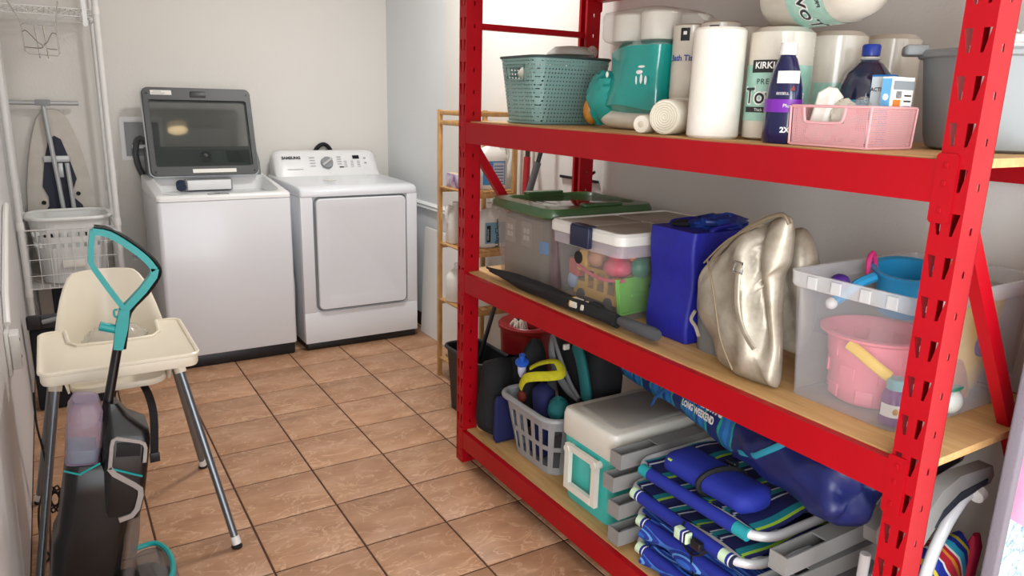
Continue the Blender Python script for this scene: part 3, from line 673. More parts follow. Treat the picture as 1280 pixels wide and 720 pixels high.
bar(spl([(-.088, 0, 1.132), (-.05, 0, 1.128), (.0, 0, 1.10), (.04, 0, 1.07), (.064, 0, 1.042)], 3), .0085, .013, TEAL, 'grip_loop', gr)
bar([(.064, 0, 1.045), (.062, 0, 1.025), (.04, 0, .985), (.0, 0, .93)], .0095, .013, TEAL, 'grip_loop', gr)
k = MB(); k.tube(spl([(-.085, 0, 1.143), (-.045, 0, 1.139), (.008, 0, 1.109), (.05, 0, 1.077), (.075, 0, 1.045), (.073, 0, 1.018), (.05, 0, .975), (.013, 0, .922), (.008, 0, .86), (.006, 0, .82)], 3), .0065, 8); ob('grip_strip', k, VB, gr)
k = MB(); k.cyl((.0, 0, .87), (-.055, 0, .882), .0115, .0125, 12); ob('cord_wrap', k, TEAL, gr)
k = MB(); k.tube(spl([(-.012, 0, .905), (-.022, 0, .91), (-.024, 0, .925), (-.016, 0, .927)], 3), .003, 6); ob('hook', k, TEAL, gr)
k = MB(); k.box(.01, .03, -.006, .006, 1.068, 1.074); ob('trigger', k, VB, gr)
# brush head on the floor, pointing into the room
hd = MB(); q = MB()
Mi = Matrix.Rotation(R(-9.2), 4, 'Y')
hd.loft([rr(.06, 0, .30, .28, .03, .004, 4), rr(.06, 0, .30, .28, .03, .045, 4), rr(.05, 0, .25, .26, .03, .075, 4)], True, True); hd.v = [Mi @ v for v in hd.v]; hh = ob('brush_head', hd, VB, V)
hd = MB(); hd.loft([rr(.165, 0, .12, .25, .03, .047, 4), rr(.16, 0, .11, .24, .03, .11, 4), rr(.15, 0, .07, .22, .03, .135, 4)], True, True); hd.v = [Mi @ v for v in hd.v]; ob('brush_cover', hd, TANKD, hh)
hd = MB(); hd.tube(spl([(.05, -.125, .07), (.08, -.128, .115), (.11, -.122, .137), (.17, -.118, .142), (.20, -.05, .142), (.20, .05, .142), (.17, .118, .142), (.11, .12, .137)], 4), .008, 8); hd.v = [Mi @ v for v in hd.v]; ob('head_trim', hd, TEAL, hh)
hd = MB(); hd.loft([rr(-.06, 0, .12, .17, .03, .03, 4), rr(-.05, 0, .13, .16, .03, .09, 4)], True, True); hd.v = [Mi @ v for v in hd.v]; ob('neck', hd, VB, V)

# ------------------------------------------------------------------ things along the left wall
t = thing('wall_bracket', 'white plastic gate bracket screwed to left wall', 'bracket', (XL, -1.10, .63))
ob('plate', MB().rbox(.0005, .012, -.06, .06, -.075, .075, .004, .003), WHITEP, t); ob('cup', MB().rbox(.0125, .04, -.042, .042, -.06, .06, .006, .004), WHITEP, t)
for z in (-.03, .03): k = MB(); k.cyl((.0402, .01, z), (.0412, .01, z), .006, n=10); ob('screw', k, INK, t)
k = MB(); k.tube([(XL+.012, -1.1, .72), (XL+.012, -1.0, .80), (XL+.012, -.35, .98), (XL+.012, -.2, 1.0)], .011, 8)
tag(ob('cable_duct', k, WHITEP), 'white cable duct running up left wall above the bracket', 'duct')
# black folded stand behind the high chair
t = thing('folded_stand', 'black folded fabric stand leaning behind the high chair', 'stand', (-.80, -.02, 0))
m = MB(); m.rbox(-.145, .14, -.03, .03, 0.001, .40, .012, .01); ob('panel', m, pm('black_canvas', '#14161d', .8, var='#1b1e27', bump=.3), t)
k = MB(); k.rbox(-.15, .145, -.036, .036, .401, .455, .012, .008); ob('top_rail', k, pm('charcoal_plastic', '#2c2e33', .5), t)
k = MB(); k.rbox(-.15, -.09, -.075, -.037, .41, .475, .01, .008); kn = ob('knob', k, BLACK, t); k = MB(); k.cyl((-.0895, -.055, .44), (.0, -.055, .455), .011, n=10); ob('rod', k, GREYP, kn)
# black cord dangling down the wall and across the floor
k = MB(); P = spl([(-.915, -1.02, .44), (-.918, -1.05, .33), (-.905, -1.10, .22), (-.91, -1.14, .15), (-.935, -1.22, .10), (-.94, -1.28, .05), (-.935, -1.33, .006), (-.915, -1.40, .006), (-.945, -1.46, .006), (-.945, -1.53, .006)], 7)
k.tube(P, .0035, 7)
for i in range(5):
    a0 = i*1.25; L2 = [(-.885+.035*math.cos(a)*math.cos(a0)-.012*math.sin(a)*math.sin(a0), -1.27+.02*math.sin(a0+a), .14+.04*math.cos(a)*math.sin(a0)+.014*math.sin(a)*math.cos(a0)) for a in [j*2*math.pi/14 for j in range(14)]]
    k.tube(L2, .003, 6, True)
tag(ob('charger_cord', k, RUBBER), 'thin black cord with a tied coil by left wall', 'cord')
# ------------------------------------------------------------------ helpers for soft and moulded goods
def pillow(out2, o, U, Vv, N, thick, rings=7, amp=0.0, seed=1, fr=14, power=1.0, back=True):
    """cushion-like body grown from a closed outline lying in the plane (U, V)"""
    m = MB(); o, U, Vv, N = Vector(o), Vector(U), Vector(Vv), Vector(N)
    cx = sum(p[0] for p in out2)/len(out2); cy = sum(p[1] for p in out2)/len(out2)
    rnd = random.Random(seed); W = [(rnd.uniform(-fr, fr), rnd.uniform(-fr, fr), rnd.uniform(0, 6.3)) for _ in range(5)]
    def nz(a, b): return amp*sum(math.sin(w[0]*a+w[1]*b+w[2]) for w in W)/2.5
    def half(sg):
        L = []
        for k in range(rings+1):
            a = math.pi/2*k/rings; s = max(math.cos(a)**power, .012); h = math.sin(a)*thick*sg; L.append([])
            for p in out2:
                x, y = cx+(p[0]-cx)*s, cy+(p[1]-cy)*s; d = nz(x, y)*math.sin(a)*sg
                L[-1].append(o+U*x+Vv*y+N*(h+d))
        return L
    F = half(1)
    if back: B = half(-1); m.loft(list(reversed(B))[:-1]+F, True, True)
    else: m.loft(F, True, True)
    return m
def softbox(w, d, h, r=.03, amp=.006, seed=1, n=9, nz=10, taper=1.0, fr=20):
    """box-shaped bag or pack with a crumpled skin; base at z=0, centred in x, y"""
    rnd = random.Random(seed); Wv = [(rnd.uniform(-fr, fr), rnd.uniform(-fr, fr), rnd.uniform(-fr, fr), rnd.uniform(0, 6.3)) for _ in range(7)]
    m = MB(); L = []
    for j in range(nz+1):
        v = j/nz; e = min(v, 1-v)*h; ins = max(0, r-math.sqrt(max(0, r*r-max(0, r-e)**2))) if e < r else 0
        s = 1+(taper-1)*v; base = rr(0, 0, w*s-2*ins, d*s-2*ins, max(r, .004), v*h, n); nn_ = len(base); P = []
        # add mid points on the flat sides so the skin can crumple there
        for i in range(nn_):
            a, b = Vector(base[i]), Vector(base[(i+1) % nn_]); P.append(a)
            if i % (n+1) == n:
                for q in range(1, 6): P.append(a.lerp(b, q/6))
        for p in P:
            f = amp*sum(math.sin(w_[0]*p.x+w_[1]*p.y+w_[2]*p.z+w_[3]) for w_ in Wv)/2.5; q = Vector((p.x, p.y, 0)); q = q.normalized() if q.length else q
            p += q*f*(1 if .02 < v else .2)
            if 0 < v < 1: p.z += f*.5
        L.append(P)
    return m.loft(L)
def cellbin(t, wx, wy, h, tx, ty, r, mat, name='body', th=.003, skip=None, nu=32, zs=None, floor_=True):
    """tapered open bin, wall thickness th, built from wall cells; skip(u, z) leaves cells out (real openings)"""
    zs = zs or [0, .1, .25, .4, .5, .6, .7, .8, .9, 1.0]
    def loop(w, d):
        P = rr2(0, 0, w, d, r, 5); n = len(P); seg = [math.dist(P[i], P[(i+1) % n]) for i in range(n)]; tot = sum(seg); out = []
        for k in range(nu*2):
            q = tot*k/(nu*2); i = 0
            while q > seg[i]: q -= seg[i]; i += 1
            a, b = P[i], P[(i+1) % n]; kq = q/seg[i] if seg[i] else 0; out.append((a[0]+(b[0]-a[0])*kq, a[1]+(b[1]-a[1])*kq))
        return out
    O = []; I = []
    for z in zs:
        sx, sy = tx+(1-tx)*z, ty+(1-ty)*z; O.append([(p[0], p[1], z*h) for p in loop(wx*sx, wy*sy)]); I.append([(p[0], p[1], z*h) for p in loop(wx*sx-2*th, wy*sy-2*th)])
    m = MB(); n = nu*2
    on = lambda j, k: 0 <= j < len(zs)-1 and not (skip and skip(*[(O[j][k % n][q]+O[j+1][(k+1) % n][q])/2 for q in range(3)]))
    for j in range(len(zs)-1):
        for k in range(n):
            if not on(j, k): continue
            k2 = (k+1) % n; a = [O[j][k], O[j][k2], O[j+1][k2], O[j+1][k]]; b = [I[j][k], I[j][k2], I[j+1][k2], I[j+1][k]]; fs = [(0, 1, 2, 3), (7, 6, 5, 4)]
            if not on(j-1, k): fs.append((0, 4, 5, 1))
            if not on(j+1, k): fs.append((3, 2, 6, 7))
            if not on(j, k+1): fs.append((1, 5, 6, 2))
            if not on(j, k-1): fs.append((0, 3, 7, 4))
            m.add(a+b, fs)
    if floor_: L0 = I[0]; m.add([(p[0], p[1], .0005) for p in O[0]]+[(p[0], p[1], th) for p in L0], [tuple(reversed(range(n))), tuple(range(n, 2*n))])
    bm_ = ob(name, m, mat, t, angle=35, recalc=False); return bm_
def perf(name, col, freq, thr, rough=.5, tri=False):
    """perforated or woven sheet: small openings let light straight through"""
    if name in MATS: return MATS[name]
    k = NT(name); k.b.inputs['Base Color'].default_value = lin(col); k.b.inputs['Roughness'].default_value = rough
    c = k.n('ShaderNodeTexCoord'); sp = k.n('ShaderNodeSeparateXYZ'); k.l(c.outputs['Object'], sp.inputs[0])
    def M(op, a, b=None):
        x = k.n('ShaderNodeMath', operation=op)
        for i, q in enumerate((a, b)):
            if q is None: continue
            if isinstance(q, (int, float)): x.inputs[i].default_value = q
            else: k.l(q, x.inputs[i])
        return x.outputs[0]
    u = M('MULTIPLY', M('ADD', sp.outputs[0], sp.outputs[1]), freq); v = M('MULTIPLY', sp.outputs[2], freq)
    a = M('SINE', M('ADD', u, v)); b = M('SINE', M('SUBTRACT', u, v)); s = M('MULTIPLY', a, b)
    g = M('GREATER_THAN', s, thr)
    t = k.n('ShaderNodeBsdfTransparent'); mx = k.n('ShaderNodeMixShader'); k.l(g, mx.inputs[0]); k.l(k.b.outputs[0], mx.inputs[1]); k.l(t.outputs[0], mx.inputs[2]); k.l(mx.outputs[0], k.out.inputs[0])
    MATS[name] = k.m; return k.m
def wrap(cx, cy, r, a0, zc):      # print wrapped round an upright cylinder
    return lambda x, y: (cx+(r+.0007)*math.cos(R(a0)+x/r), cy+(r+.0007)*math.sin(R(a0)+x/r), zc+y)
TZ, MZ, BZ = 1.4025, .8225, .1485

# ------------------------------------------------------------------ top shelf
TEALB = perf('teal_lattice', '#8aaea9', 235, .22, .5)
SOLIDT = pm('teal_basket_rim', '#7a9d99', .5); PAPERT = pm('paper_tissue', '#f0ece2', .9, var='#e8e2d4', vscale=30, bump=.5, bscale=120)
t = thing('lattice_basket', 'pale teal lattice basket at far end of top shelf', 'basket', (.81, -1.68, TZ))
cellbin(t, .335, .262, .226, .86, .82, .045, TEALB, skip=lambda x, y, z: x < -.10 and abs(y+.0) < .05 and .155 < z < .192, nu=36, zs=[0, .1, .3, .5, .68, .76, .85, .93, 1])
m = MB(); m.tube(rr(0, 0, .337, .264, .045, .227, 6), .0045, 8, True); ob('rim', m, pm('dark_teal', '#3c4f50', .5), t)
m = MB(); m.tube(rr(0, 0, .29, .217, .04, .006, 6), .004, 8, True); ob('base_band', m, SOLIDT, t)
m = MB(); P = [(-.166, -.056, .150), (-.166, .056, .150), (-.169, .056, .196), (-.169, -.056, .196)]; m.tube(P, .004, 6, True); ob('handle_rim', m, SOLIDT, t)
m = softbox(.225, .145, .19, .03, .004, 17); m.v = [v+Vector((.83, -1.685, TZ+.006)) for v in m.v]; tag(ob('hole_shade_block', m, pm('hole_shade_dark', '#22282a', .9), angle=50), 'dark block added inside the teal lattice basket to shade its holes', 'cloth')  # dark filler added so the lattice holes read as shaded
tag(ob('paper_wad', crumple((.685, -1.68, 1.575), .012, .045, .022, 5, .3), PAPERT, angle=30), 'crumpled white paper filling the teal lattice basket', 'paper')
m = MB(); m.lathe([(.02, .012), (.06, .008), (.085, -.012), (.09, -.02), (.08, -.018), (.03, .0)], 24, (.87, -1.69, 1.665)); tag(ob('food_cover', m, pm('pale_grey_dome', '#b8b4ae', .5)), 'pale grey plastic dome sticking out of the teal basket', 'cover')
tag(ob('clear_film', crumple((.915, -1.755, 1.655), .02, .02, .02, 9, .35), BAGC), 'bit of clear film poking from the teal basket corner', 'film')

# big teal pack of toilet rolls in torn plastic
TEALF = pm('teal_film', '#0f9c94', .22, var='#0b857f', vscale=9, bump=.6, bscale=18, coat=.5); FILM = clearm('clear_film_wrap', '#e6e1d6', .16, .1); FILMO = pm('milky_film', '#dcd5c6', .25, var='#c9c2b3', vscale=12, bump=.5, bscale=25, coat=.4)
t = thing('toilet_roll_pack', 'teal and clear plastic pack of toilet rolls beside the teal basket', 'roll pack', (.86, -2.175, TZ), 0)
m = softbox(.25, .255, .06, .03, .006, 6); ob('lower_rolls', m, FILMO, t, angle=35)
m = softbox(.26, .265, .215, .03, .015, 4, taper=.97, fr=30); m.v = [v+Vector((0, 0, .045)) for v in m.v]; ob('printed_film', m, TEALF, t, angle=35)
for i in range(2):
    for j in range(2): k = MB(); k.lathe([(.056, 0), (.058, .01), (.058, .075), (.052, .08), (.02, .08), (.02, .06)], 22, (-.06+.12*i, -.06+.128*j, .263)); ob('roll', k, PAPERT, t)
m = softbox(.262, .272, .105, .03, .008, 8, taper=.95, fr=30); m.v = [v+Vector((0, .02*(v.z/.12), .25)) for v in m.v]; ob('clear_film', m, FILM, t, angle=35)
m = crumple((-.10, .135, .095), .05, .07, .08, 12, .25); ob('film_tail', m, TEALF, t, angle=30)
m = crumple((-.12, .175, .055), .03, .022, .04, 14, .25); ob('film_tail', m, pm('amber_film', '#c98a35', .3, var='#8a5a1c', vscale=30), t, angle=30)
def pf(x, y): return (-.142-.002, -x, y)
WHT = pm('white_print', '#f3f1ec', .6)
for i, (yy_, zz_, a, b) in enumerate([(-.06, .185, .03, .004), (-.055, .17, .026, .006), (-.07, .15, .006, .012), (-.05, .148, .004, .012), (-.03, .15, .008, .01), (-.09, .146, .005, .011), (.09, .165, .008, .008)]):
    k = MB(); k.sphere((-.132, yy_, zz_), .004, a*.8, b*1.2, 12, 6); ob('print_mark', k, WHT, t)
# pack lying behind it
m = softbox(.15, .16, .31, .04, .006, 21); m.v = [v+Vector((1.06, -2.46, TZ)) for v in m.v]; tag(ob('tissue_pack', m, FILMO, angle=35), 'tall cream tissue pack in cloudy film against the wall', 'tissue pack')

# bath tissue pack: wrapped columns of rolls
t = thing('bath_tissue_pack', 'cream bath tissue pack with small black square logos', 'tissue pack', (.80, -2.425, TZ))
LOGO = pm('logo_black', '#17191c', .5)
for i, yv in enumerate((.058, -.048)):
    k = MB(); k.lathe([(.05, 0), (.0525, .004), (.0525, .096), (.0505, .0985), (.0525, .101), (.0525, .196), (.0505, .1985), (.0525, .201), (.0525, .292), (.046, .297)], 24, (0, yv, 0)); cl = ob('roll_column', k, FILMO, t)
    f = wrap(0, yv, .0527, 205, .268); ob('logo', patch(f, -.013, .013, -.017, .017, 6, 2), LOGO, cl)
    ob('logo_mark', patch(wrap(0, yv, .0533, 205, .272), -.005, .005, -.005, .004, 3, 2), WHT, cl)
    if i == 0: text('script_lettering', 'Bath Tissue', .021, pm('blue_print', '#27479a', .5), cl, wrap(0, yv, .0528, 212, .205), bold=.0006)
k = MB(); k.rbox(.05, .12, -.1, .11, 0, .29, .02, .01); ob('rear_rolls', k, FILMO, t)

# rolls
def towel_roll(name, label, c, r, h, mat, core=True, group=None, cap=.006):
    t = thing(name, label, 'paper roll', (c[0], c[1], TZ), 0, group)
    k = MB(); k.lathe([(r-cap, 0), (r, cap), (r, h-cap), (r-cap, h), (.022, h)] if core else [(r-cap*2, 0), (r, cap), (r, h-cap*2), (r*.8, h), (.02, h-.008)], 32, cap1=not core); ob('sheet_roll', k, mat, t)
    if core: k = MB(); k.lathe([(.022, h), (.019, h-.001), (.019, h-.03)], 20, cap0=False); ob('core', k, pm('cardboard', '#a98a63', .8), t)
    return t
t = towel_roll('paper_towel_roll', 'bare white paper towel roll standing at shelf edge', (.656, -2.612), .0635, .262, PAPERT)
k = MB(); k.rbox(-.001, .0, -.02, .04, 0, .262, .0004, .0002); 
GRN = pm('sage_print', '#8fc0ae', .35, var='#a9d2c2', vscale=25, vamt=1.0, coat=.3)
def printed_roll(t, r, h, a0, full=True):
    ob('green_band', patch(wrap(0, 0, r, a0, h*.46), -.115, .115, -.075, .055, 22, 2), GRN, t)
    ob('black_band', patch(wrap(0, 0, r+.0006, a0, h*.46+.05), -.06, .032, -.013, .016, 10, 2), LOGO, t)
    text('lettering', 'KIRKLAND', .021, WHT, t, wrap(0, 0, r+.0013, a0, h*.46+.053), bold=.0005)
    text('lettering', 'PREMIUM', .018, INK, t, wrap(0, 0, r+.0013, a0, h*.46+.016), spacing=1.2)
    text('lettering', 'Towels', .052, WHT, t, wrap(0, 0, r+.0013, a0, h*.46-.018), bold=.004)
    text('lettering', 'Towels', .052, INK, t, wrap(0, 0, r+.0019, a0, h*.46-.018), bold=.0006)
    ob('black_band', patch(wrap(0, 0, r+.0006, a0, h*.46-.048), -.075, .075, -.007, .006, 12, 2), LOGO, t)
    text('lettering', 'Thick and Absorbent', .010, WHT, t, wrap(0, 0, r+.0013, a0, h*.46-.049))
t = towel_roll('wrapped_towel_roll', 'plastic-wrapped towel roll printed with large black letters beside navy bottle', (.757, -2.717), .075, .262, FILMO, False); printed_roll(t, .075, .262, 212)
t = towel_roll('wrapped_towel_roll', 'wrapped towel roll behind the navy bottle with little print', (.925, -2.745), .072, .262, FILMO, False)
ob('green_band', patch(wrap(0, 0, .072, 235, .09), -.07, .07, -.06, .05, 14, 2), GRN, t); ob('print', patch(wrap(0, 0, .0728, 250, .095), -.02, .02, -.03, .03, 6, 2), pm('pale_green_print', '#6f9285', .5), t)
t = towel_roll('wrapped_towel_roll', 'rearmost wrapped towel roll standing against the wall', (1.085, -2.79), .068, .262, FILMO, False)
# pack lying across the top
t = thing('lying_towel_roll', 'wrapped towel roll lying across the tops of the others', 'paper roll', (.80, -2.66, TZ+.262+.0735), 0, None, (R(90), 0, R(-14)))
# local z now runs along the roll (towards the near end)
k = MB(); k.lathe([(.02, -.004), (.045, 0), (.066, .012), (.073, .035), (.074, .15), (.073, .26), (.06, .30), (.03, .325), (.008, .335)], 32); ob('sheet_roll', k, FILMO, t)
def lw(a0, zc): return lambda x, y: ((.0748)*math.cos(R(a0)+x/.074), (.0748)*math.sin(R(a0)+x/.074), zc+y)
ob('green_band', patch(lw(190, .185), -.13, .13, -.065, .055, 26, 2), GRN, t)
def lt(a0, zc, e): return lambda x, y: ((.0748+e)*math.cos(R(a0)-y/.074), (.0748+e)*math.sin(R(a0)-y/.074), zc-x)
_t = lambda s, z, a0, zc, m_, e, b: text('lettering', s, z, m_, t, lambda x, y: ((.0748+e)*math.cos(R(a0)-x/.074), (.0748+e)*math.sin(R(a0)-x/.074), zc+y), bold=b)
_t('Towels', .06, 198, .175, WHT, .0006, .004); _t('Towels', .06, 198, .175, INK, .0012, .0005); _t('PREMIUM', .016, 190, .222, INK, .0006, .0004)
k = MB(); k.sphere((-.02, .02, .004), .018, .014, .004, 10, 4); ob('print_mark', k, pm('grey_picture', '#6f6f70', .5), t)
k = MB(); k.box(-.05, -.028, -.022, -.014, .0015, .006); ob('print_mark', k, pm('red_print', '#c0392b', .5), t)
k = MB(); k.box(-.03, .03, -.037, -.03, .0015, .006); ob('print_mark', k, LOGO, t)
# small rolls at the shelf edge
t = thing('liner_roll', 'small off-white bag roll lying on its side by the bare towel roll', 'bag roll', (.618, -2.475, TZ+.0465), 0, None, (0, R(90), R(20)))
k = MB(); k.lathe([(.043, 0), (.046, .004), (.046, .10), (.043, .104)], 28); ob('sheet_roll', k, pm('liner_plastic', '#ece6d6', .55, var='#e2dac6', vscale=20, bump=.4, bscale=60), t)
P = [((.041-.0052*q/20)*math.cos(q*.52), (.041-.0052*q/20*2)*math.sin(q*.52), -.0006) for q in range(75)]
k = MB(); k.tube([((.041*(1-q/80))*math.cos(q*.5), (.041*(1-q/80))*math.sin(q*.5), -.0004) for q in range(76)], .0011, 4); ob('spiral_edge', k, pm('liner_edge', '#cfc6b0', .6), t)
t = thing('mini_roll', 'tiny off-white roll tucked beside the teal pack', 'bag roll', (.608, -2.395, TZ+.025), 0, None, (0, R(90), R(22)))
k = MB(); k.lathe([(.022, 0), (.0245, .003), (.0245, .07), (.022, .073)], 20); ob('sheet_roll', k, MATS['liner_plastic'], t); k = MB(); k.lathe([(.007, -.0012), (.0095, -.0002), (.007, -.0004)], 12); ob('spiral_edge', k, MATS['liner_edge'], t)

# navy bottle
NAVB = pm('navy_bottle', '#14194a', .22, var='#10143d', coat=.4); PURP = pm('purple_label', '#7a2aa8', .4)
t = thing('cleaner_bottle', 'navy cleaner bottle with white cap and purple label band', 'bottle', (.634, -2.838, TZ))
def bsec(a, b, z): return [(a*math.cos(R(q*15))*1.0, b*math.sin(R(q*15)), z) for q in range(24)]
m = MB(); m.loft([bsec(.026, .040, 0), bsec(.030, .044, .006), bsec(.030, .044, .09), bsec(.029, .042, .12), bsec(.024, .033, .155), bsec(.018, .022, .182), bsec(.015, .016, .19)]); ob('bottle', m, NAVB, t)
k = MB(); k.lathe([(.0185, .1905), (.0185, .212), (.0165, .216)], 20); ob('cap', k, WHITEP, t)
def bw(a0, zc, s=1.0): return lambda x, y: ((.0312)*s*math.cos(R(a0)+x/.038), (.0453)*s*math.sin(R(a0)+x/.038), zc+y)
ob('label_band', patch(bw(205, .082), -.06, .06, -.014, .014, 16, 2), PURP, t)
ob('label', patch(lambda x, y: (bw(215, .142, .93-.9*(y+.012))(x, y)), -.022, .03, -.012, .014, 8, 3), PAPER, t)
text('lettering', 'Plus', .011, WHT, t, bw(222, .082, 1.015)); text('lettering', 'BISSELL', .008, WHT, t, bw(205, .108, 1.01)); text('lettering', '2X', .016, WHT, t, bw(222, .03, 1.015), bold=.0006)
k = MB(); k.prism([(0, 0), (.009, 0), (.0045, .011)], 1, 0, .0006); k.v = [Vector(bw(228, .115, 1.012)(v.x, v.z)) for v in k.v]; ob('print_mark', k, MATS['red_print'], t)
# clear bottle
t = thing('water_bottle', 'clear round-shouldered bottle with blue cap behind pink basket', 'bottle', (.875, -2.875, TZ))
k = MB(); k.lathe([(.054, 0), (.06, .008), (.06, .10), (.058, .13), (.048, .16), (.03, .182), (.018, .19), (.017, .20)], 28); ob('bottle', k, pm('dark_blue_liquid', '#2c2f4c', .08, coat=.6), t)
k = MB(); k.lathe([(.02, .2), (.0205, .221), (.018, .225)], 20); ob('cap', k, pm('blue_cap', '#1d3b9e', .35), t)
k = MB(); k.lathe([(.019, .190), (.0235, .193), (.019, .197)], 20); ob('neck_ring', k, WHITEP, t)
ob('label', patch(wrap(0, 0, .0605, 225, .07), -.05, .05, -.03, .03, 10, 2), pm('light_blue_label', '#58b3dc', .5), t)

# pink mesh basket with its contents
PINKM = perf('pink_mesh', '#e3a9ab', 900, .25, .5); PINK = pm('pink_paint', '#e3a9ab', .45)
t = thing('mesh_basket', 'pink wire mesh basket at the near end of top shelf', 'basket', (.682, -2.98, TZ))
cellbin(t, .155, .19, .082, .97, .97, .006, PINKM, th=.0015, skip=lambda x, y, z: x < -.07 and -.035 < y < .06 and z > .048, nu=40, zs=[0, .2, .4, .6, .8, 1])
for z in (.003, .083): k = MB(); s = 1 if z > .05 else .97; k.tube(rr(0, 0, .156*s, .191*s, .006, z, 3), .003, 6, True); ob('rim', k, PINK, t)
for sx in (-1, 1):
    for sy in (-1, 1): k = MB(); k.cyl((sx*.0755, sy*.0925, .003), (sx*.0775, sy*.095, .083), .0028, n=6); ob('corner_rod', k, PINK, t)
k = MB(); k.tube(spl([(-.0775, .062, .082), (-.077, .058, .058), (-.0765, .048, .05), (-.0765, -.02, .05), (-.077, -.034, .058), (-.0775, -.038, .082)], 4), .003, 6); ob('handle_rim', k, PINK, t)
m = softbox(.05, .05, .118, .012, .005, 31, taper=1.05); m.v = [Matrix.Rotation(R(12), 4, 'X') @ v+Vector((.65, -2.925, TZ+.006)) for v in m.v]; tag(ob('wipe_pack', m, PAPERT, angle=40), 'white quilted tissue wad standing in the pink basket', 'tissue')
for i, (x, y, z, s) in enumerate([(.66, -2.975, .05, .034), (.70, -2.99, .06, .03)]):
    tag(ob('film_wad', crumple((x, y, TZ+z+.01), s*.8, s*.8, s*1.1, 40+i, .3), BAGC if i else FILMO, angle=30), ['cloudy folded film wad in middle of the pink basket', 'clear film wad beside the blue box in pink basket'][i], 'film')
def small_box(name, label, loc, rz, w, d, h, front, side, top):
    t = thing(name, label, 'box', loc, rz); ob('carton', MB().rbox(-w/2, w/2, -d/2, d/2, 0, h, .002, .001), front, t)
    ob('side_panel', patch(lambda x, y: (-w/2-.0006, -x, y), -d/2+.002, d/2-.002, .004, h-.004), side, t)
    ob('top_panel', patch(lambda x, y: (x, y, h+.0006), -w/2+.002, w/2-.002, -d/2+.002, d/2-.002), top, t); return t
BLUEC = pm('blue_carton', '#1f77c4', .45); LBLUE = pm('light_blue_carton', '#6cb6e8', .45); WCART = pm('white_carton', '#e9e7e2', .5); DBLUE = pm('dark_carton', '#2b3c55', .5)
t = small_box('medicine_box', 'small blue carton with a pale panel in pink basket', (.715, -2.985+.0, TZ+.004), 0, .03, .04, .145, BLUEC, pm('pale_panel', '#c9d6dc', .5), BLUEC)
t.location.y = -3.022; text('lettering', 'ACTIVE', .011, INK, t, lambda x, y: (-.0165, -x, .115+y), bold=.0003)
t = small_box('bandage_box', 'white and light blue carton beside the small blue carton', (.71, -3.056, TZ+.004), 0, .075, .024, .14, WCART, LBLUE, DBLUE)
def nf(x, y): return (x, -.0128, y)
ob('printed_panel', patch(nf, -.034, .036, .115, .132), pm('grey_panel', '#8c9499', .5), t); ob('orange_panel', patch(nf, -.03, -.005, .075, .095), pm('orange_print', '#d07a2a', .5), t)
for i in range(6): ob('barcode', patch(nf, -.022+.0032*i, -.0205+.0032*i, .098, .112), INK, t)
for i in range(3): ob('print_mark', patch(nf, .006, .03, .08+.011*i, .083+.011*i), INK if i else pm('blue_mark', '#2a4d9a', .5), t)
k = MB(); k.sphere((-.038, 0, .10), .0008, .007, .007, 10, 4); ob('print_mark', k, WHT, t)

# grey tub
GTUB = pm('grey_tub', '#8d9192', .5, var='#858a8b', vscale=5)
t = thing('grey_tub', 'grey round plastic tub behind the near red post', 'tub', (.925, -3.135, TZ))
k = MB(); k.lathe([(.10, 0), (.113, .006), (.12, .03), (.138, .17), (.14, .185), (.15, .188), (.152, .196), (.148, .202), (.137, .20), (.133, .175), (.11, .02), (.02, .015)], 40); ob('body', k, GTUB, t)
for a in (128, 308):
    k = MB(); k.rbox(-.024, .024, -.035, .035, 0, .022, .009, .006); M_ = Matrix.Rotation(R(a), 4, 'Z') @ Matrix.Translation((.158, 0, .192)); k.v = [M_ @ v for v in k.v]; ob('handle', k, GTUB, t)
tag(ob('white_bag', crumple((.935, -3.14, 1.575), .06, .06, .07, 51, .25), pm('white_bag_plastic', '#e8eaea', .4, bump=.4, bscale=30), angle=30), 'white plastic bag stuffed in the grey tub', 'bag')
tag(ob('spray_nozzle', MB().tube(spl([(1.0, -3.05, 1.60), (.985, -3.06, 1.68), (.95, -3.08, 1.715), (.93, -3.09, 1.70)], 4), [.012]*13, 8), pm('pale_blue_plastic', '#a9cdd6', .4)), 'pale blue spray nozzle rising out of the grey tub', 'nozzle')
# ------------------------------------------------------------------ middle shelf
CLEARB = clearm('clear_bin', '#d9d6d2', .035, .22); CLEARG = clearm('clear_bin_grey', '#b7b0a8', .12, .25); GLID = pm('green_lid', '#40603a', .3, var='#385733', coat=.3)
# large bin with green lid
t = thing('storage_bin', 'clear storage bin with dark green lid at the far end', 'storage bin', (.895, -1.695, MZ))
cellbin(t, .46, .40, .275, .93, .92, .045, CLEARG, nu=24, zs=[0, .5, 1])
for sx in (-.16, 0, .16): pass
m = MB(); m.loft([rr(0, 0, .475, .415, .05, .262, 6), rr(0, 0, .49, .43, .055, .27, 6), rr(0, 0, .49, .43, .055, .285, 6), rr(0, 0, .475, .415, .05, .30, 6), rr(0, 0, .40, .34, .05, .303, 6), rr(0, 0, .38, .32, .05, .292, 6)], True, True); ld = ob('lid', m, GLID, t, angle=30)
k = MB(); k.loft([rr(0, 0, .375, .315, .05, .2925, 6), rr(0, 0, .36, .30, .05, .297, 6)], True, True); ob('lid_panel', k, pm('dark_gloss_green', '#2c3a2c', .12, coat=.6), ld)
for sy in (-1, 1): k = MB(); k.rbox(-.09, .09, sy*.188-.018, sy*.188+.018, .3005, .313, .012, .005); ob('handle_ridge', k, GLID, ld)
def inbox(nm, label, cat, loc, w, d, h, mat, rz=0):
    m = MB(); m.rbox(-w/2, w/2, -d/2, d/2, 0, h, .006, .003); o = ob(nm, m, mat); o.location = loc; o.rotation_euler = (0, 0, R(rz)); return tag(o, label, cat)
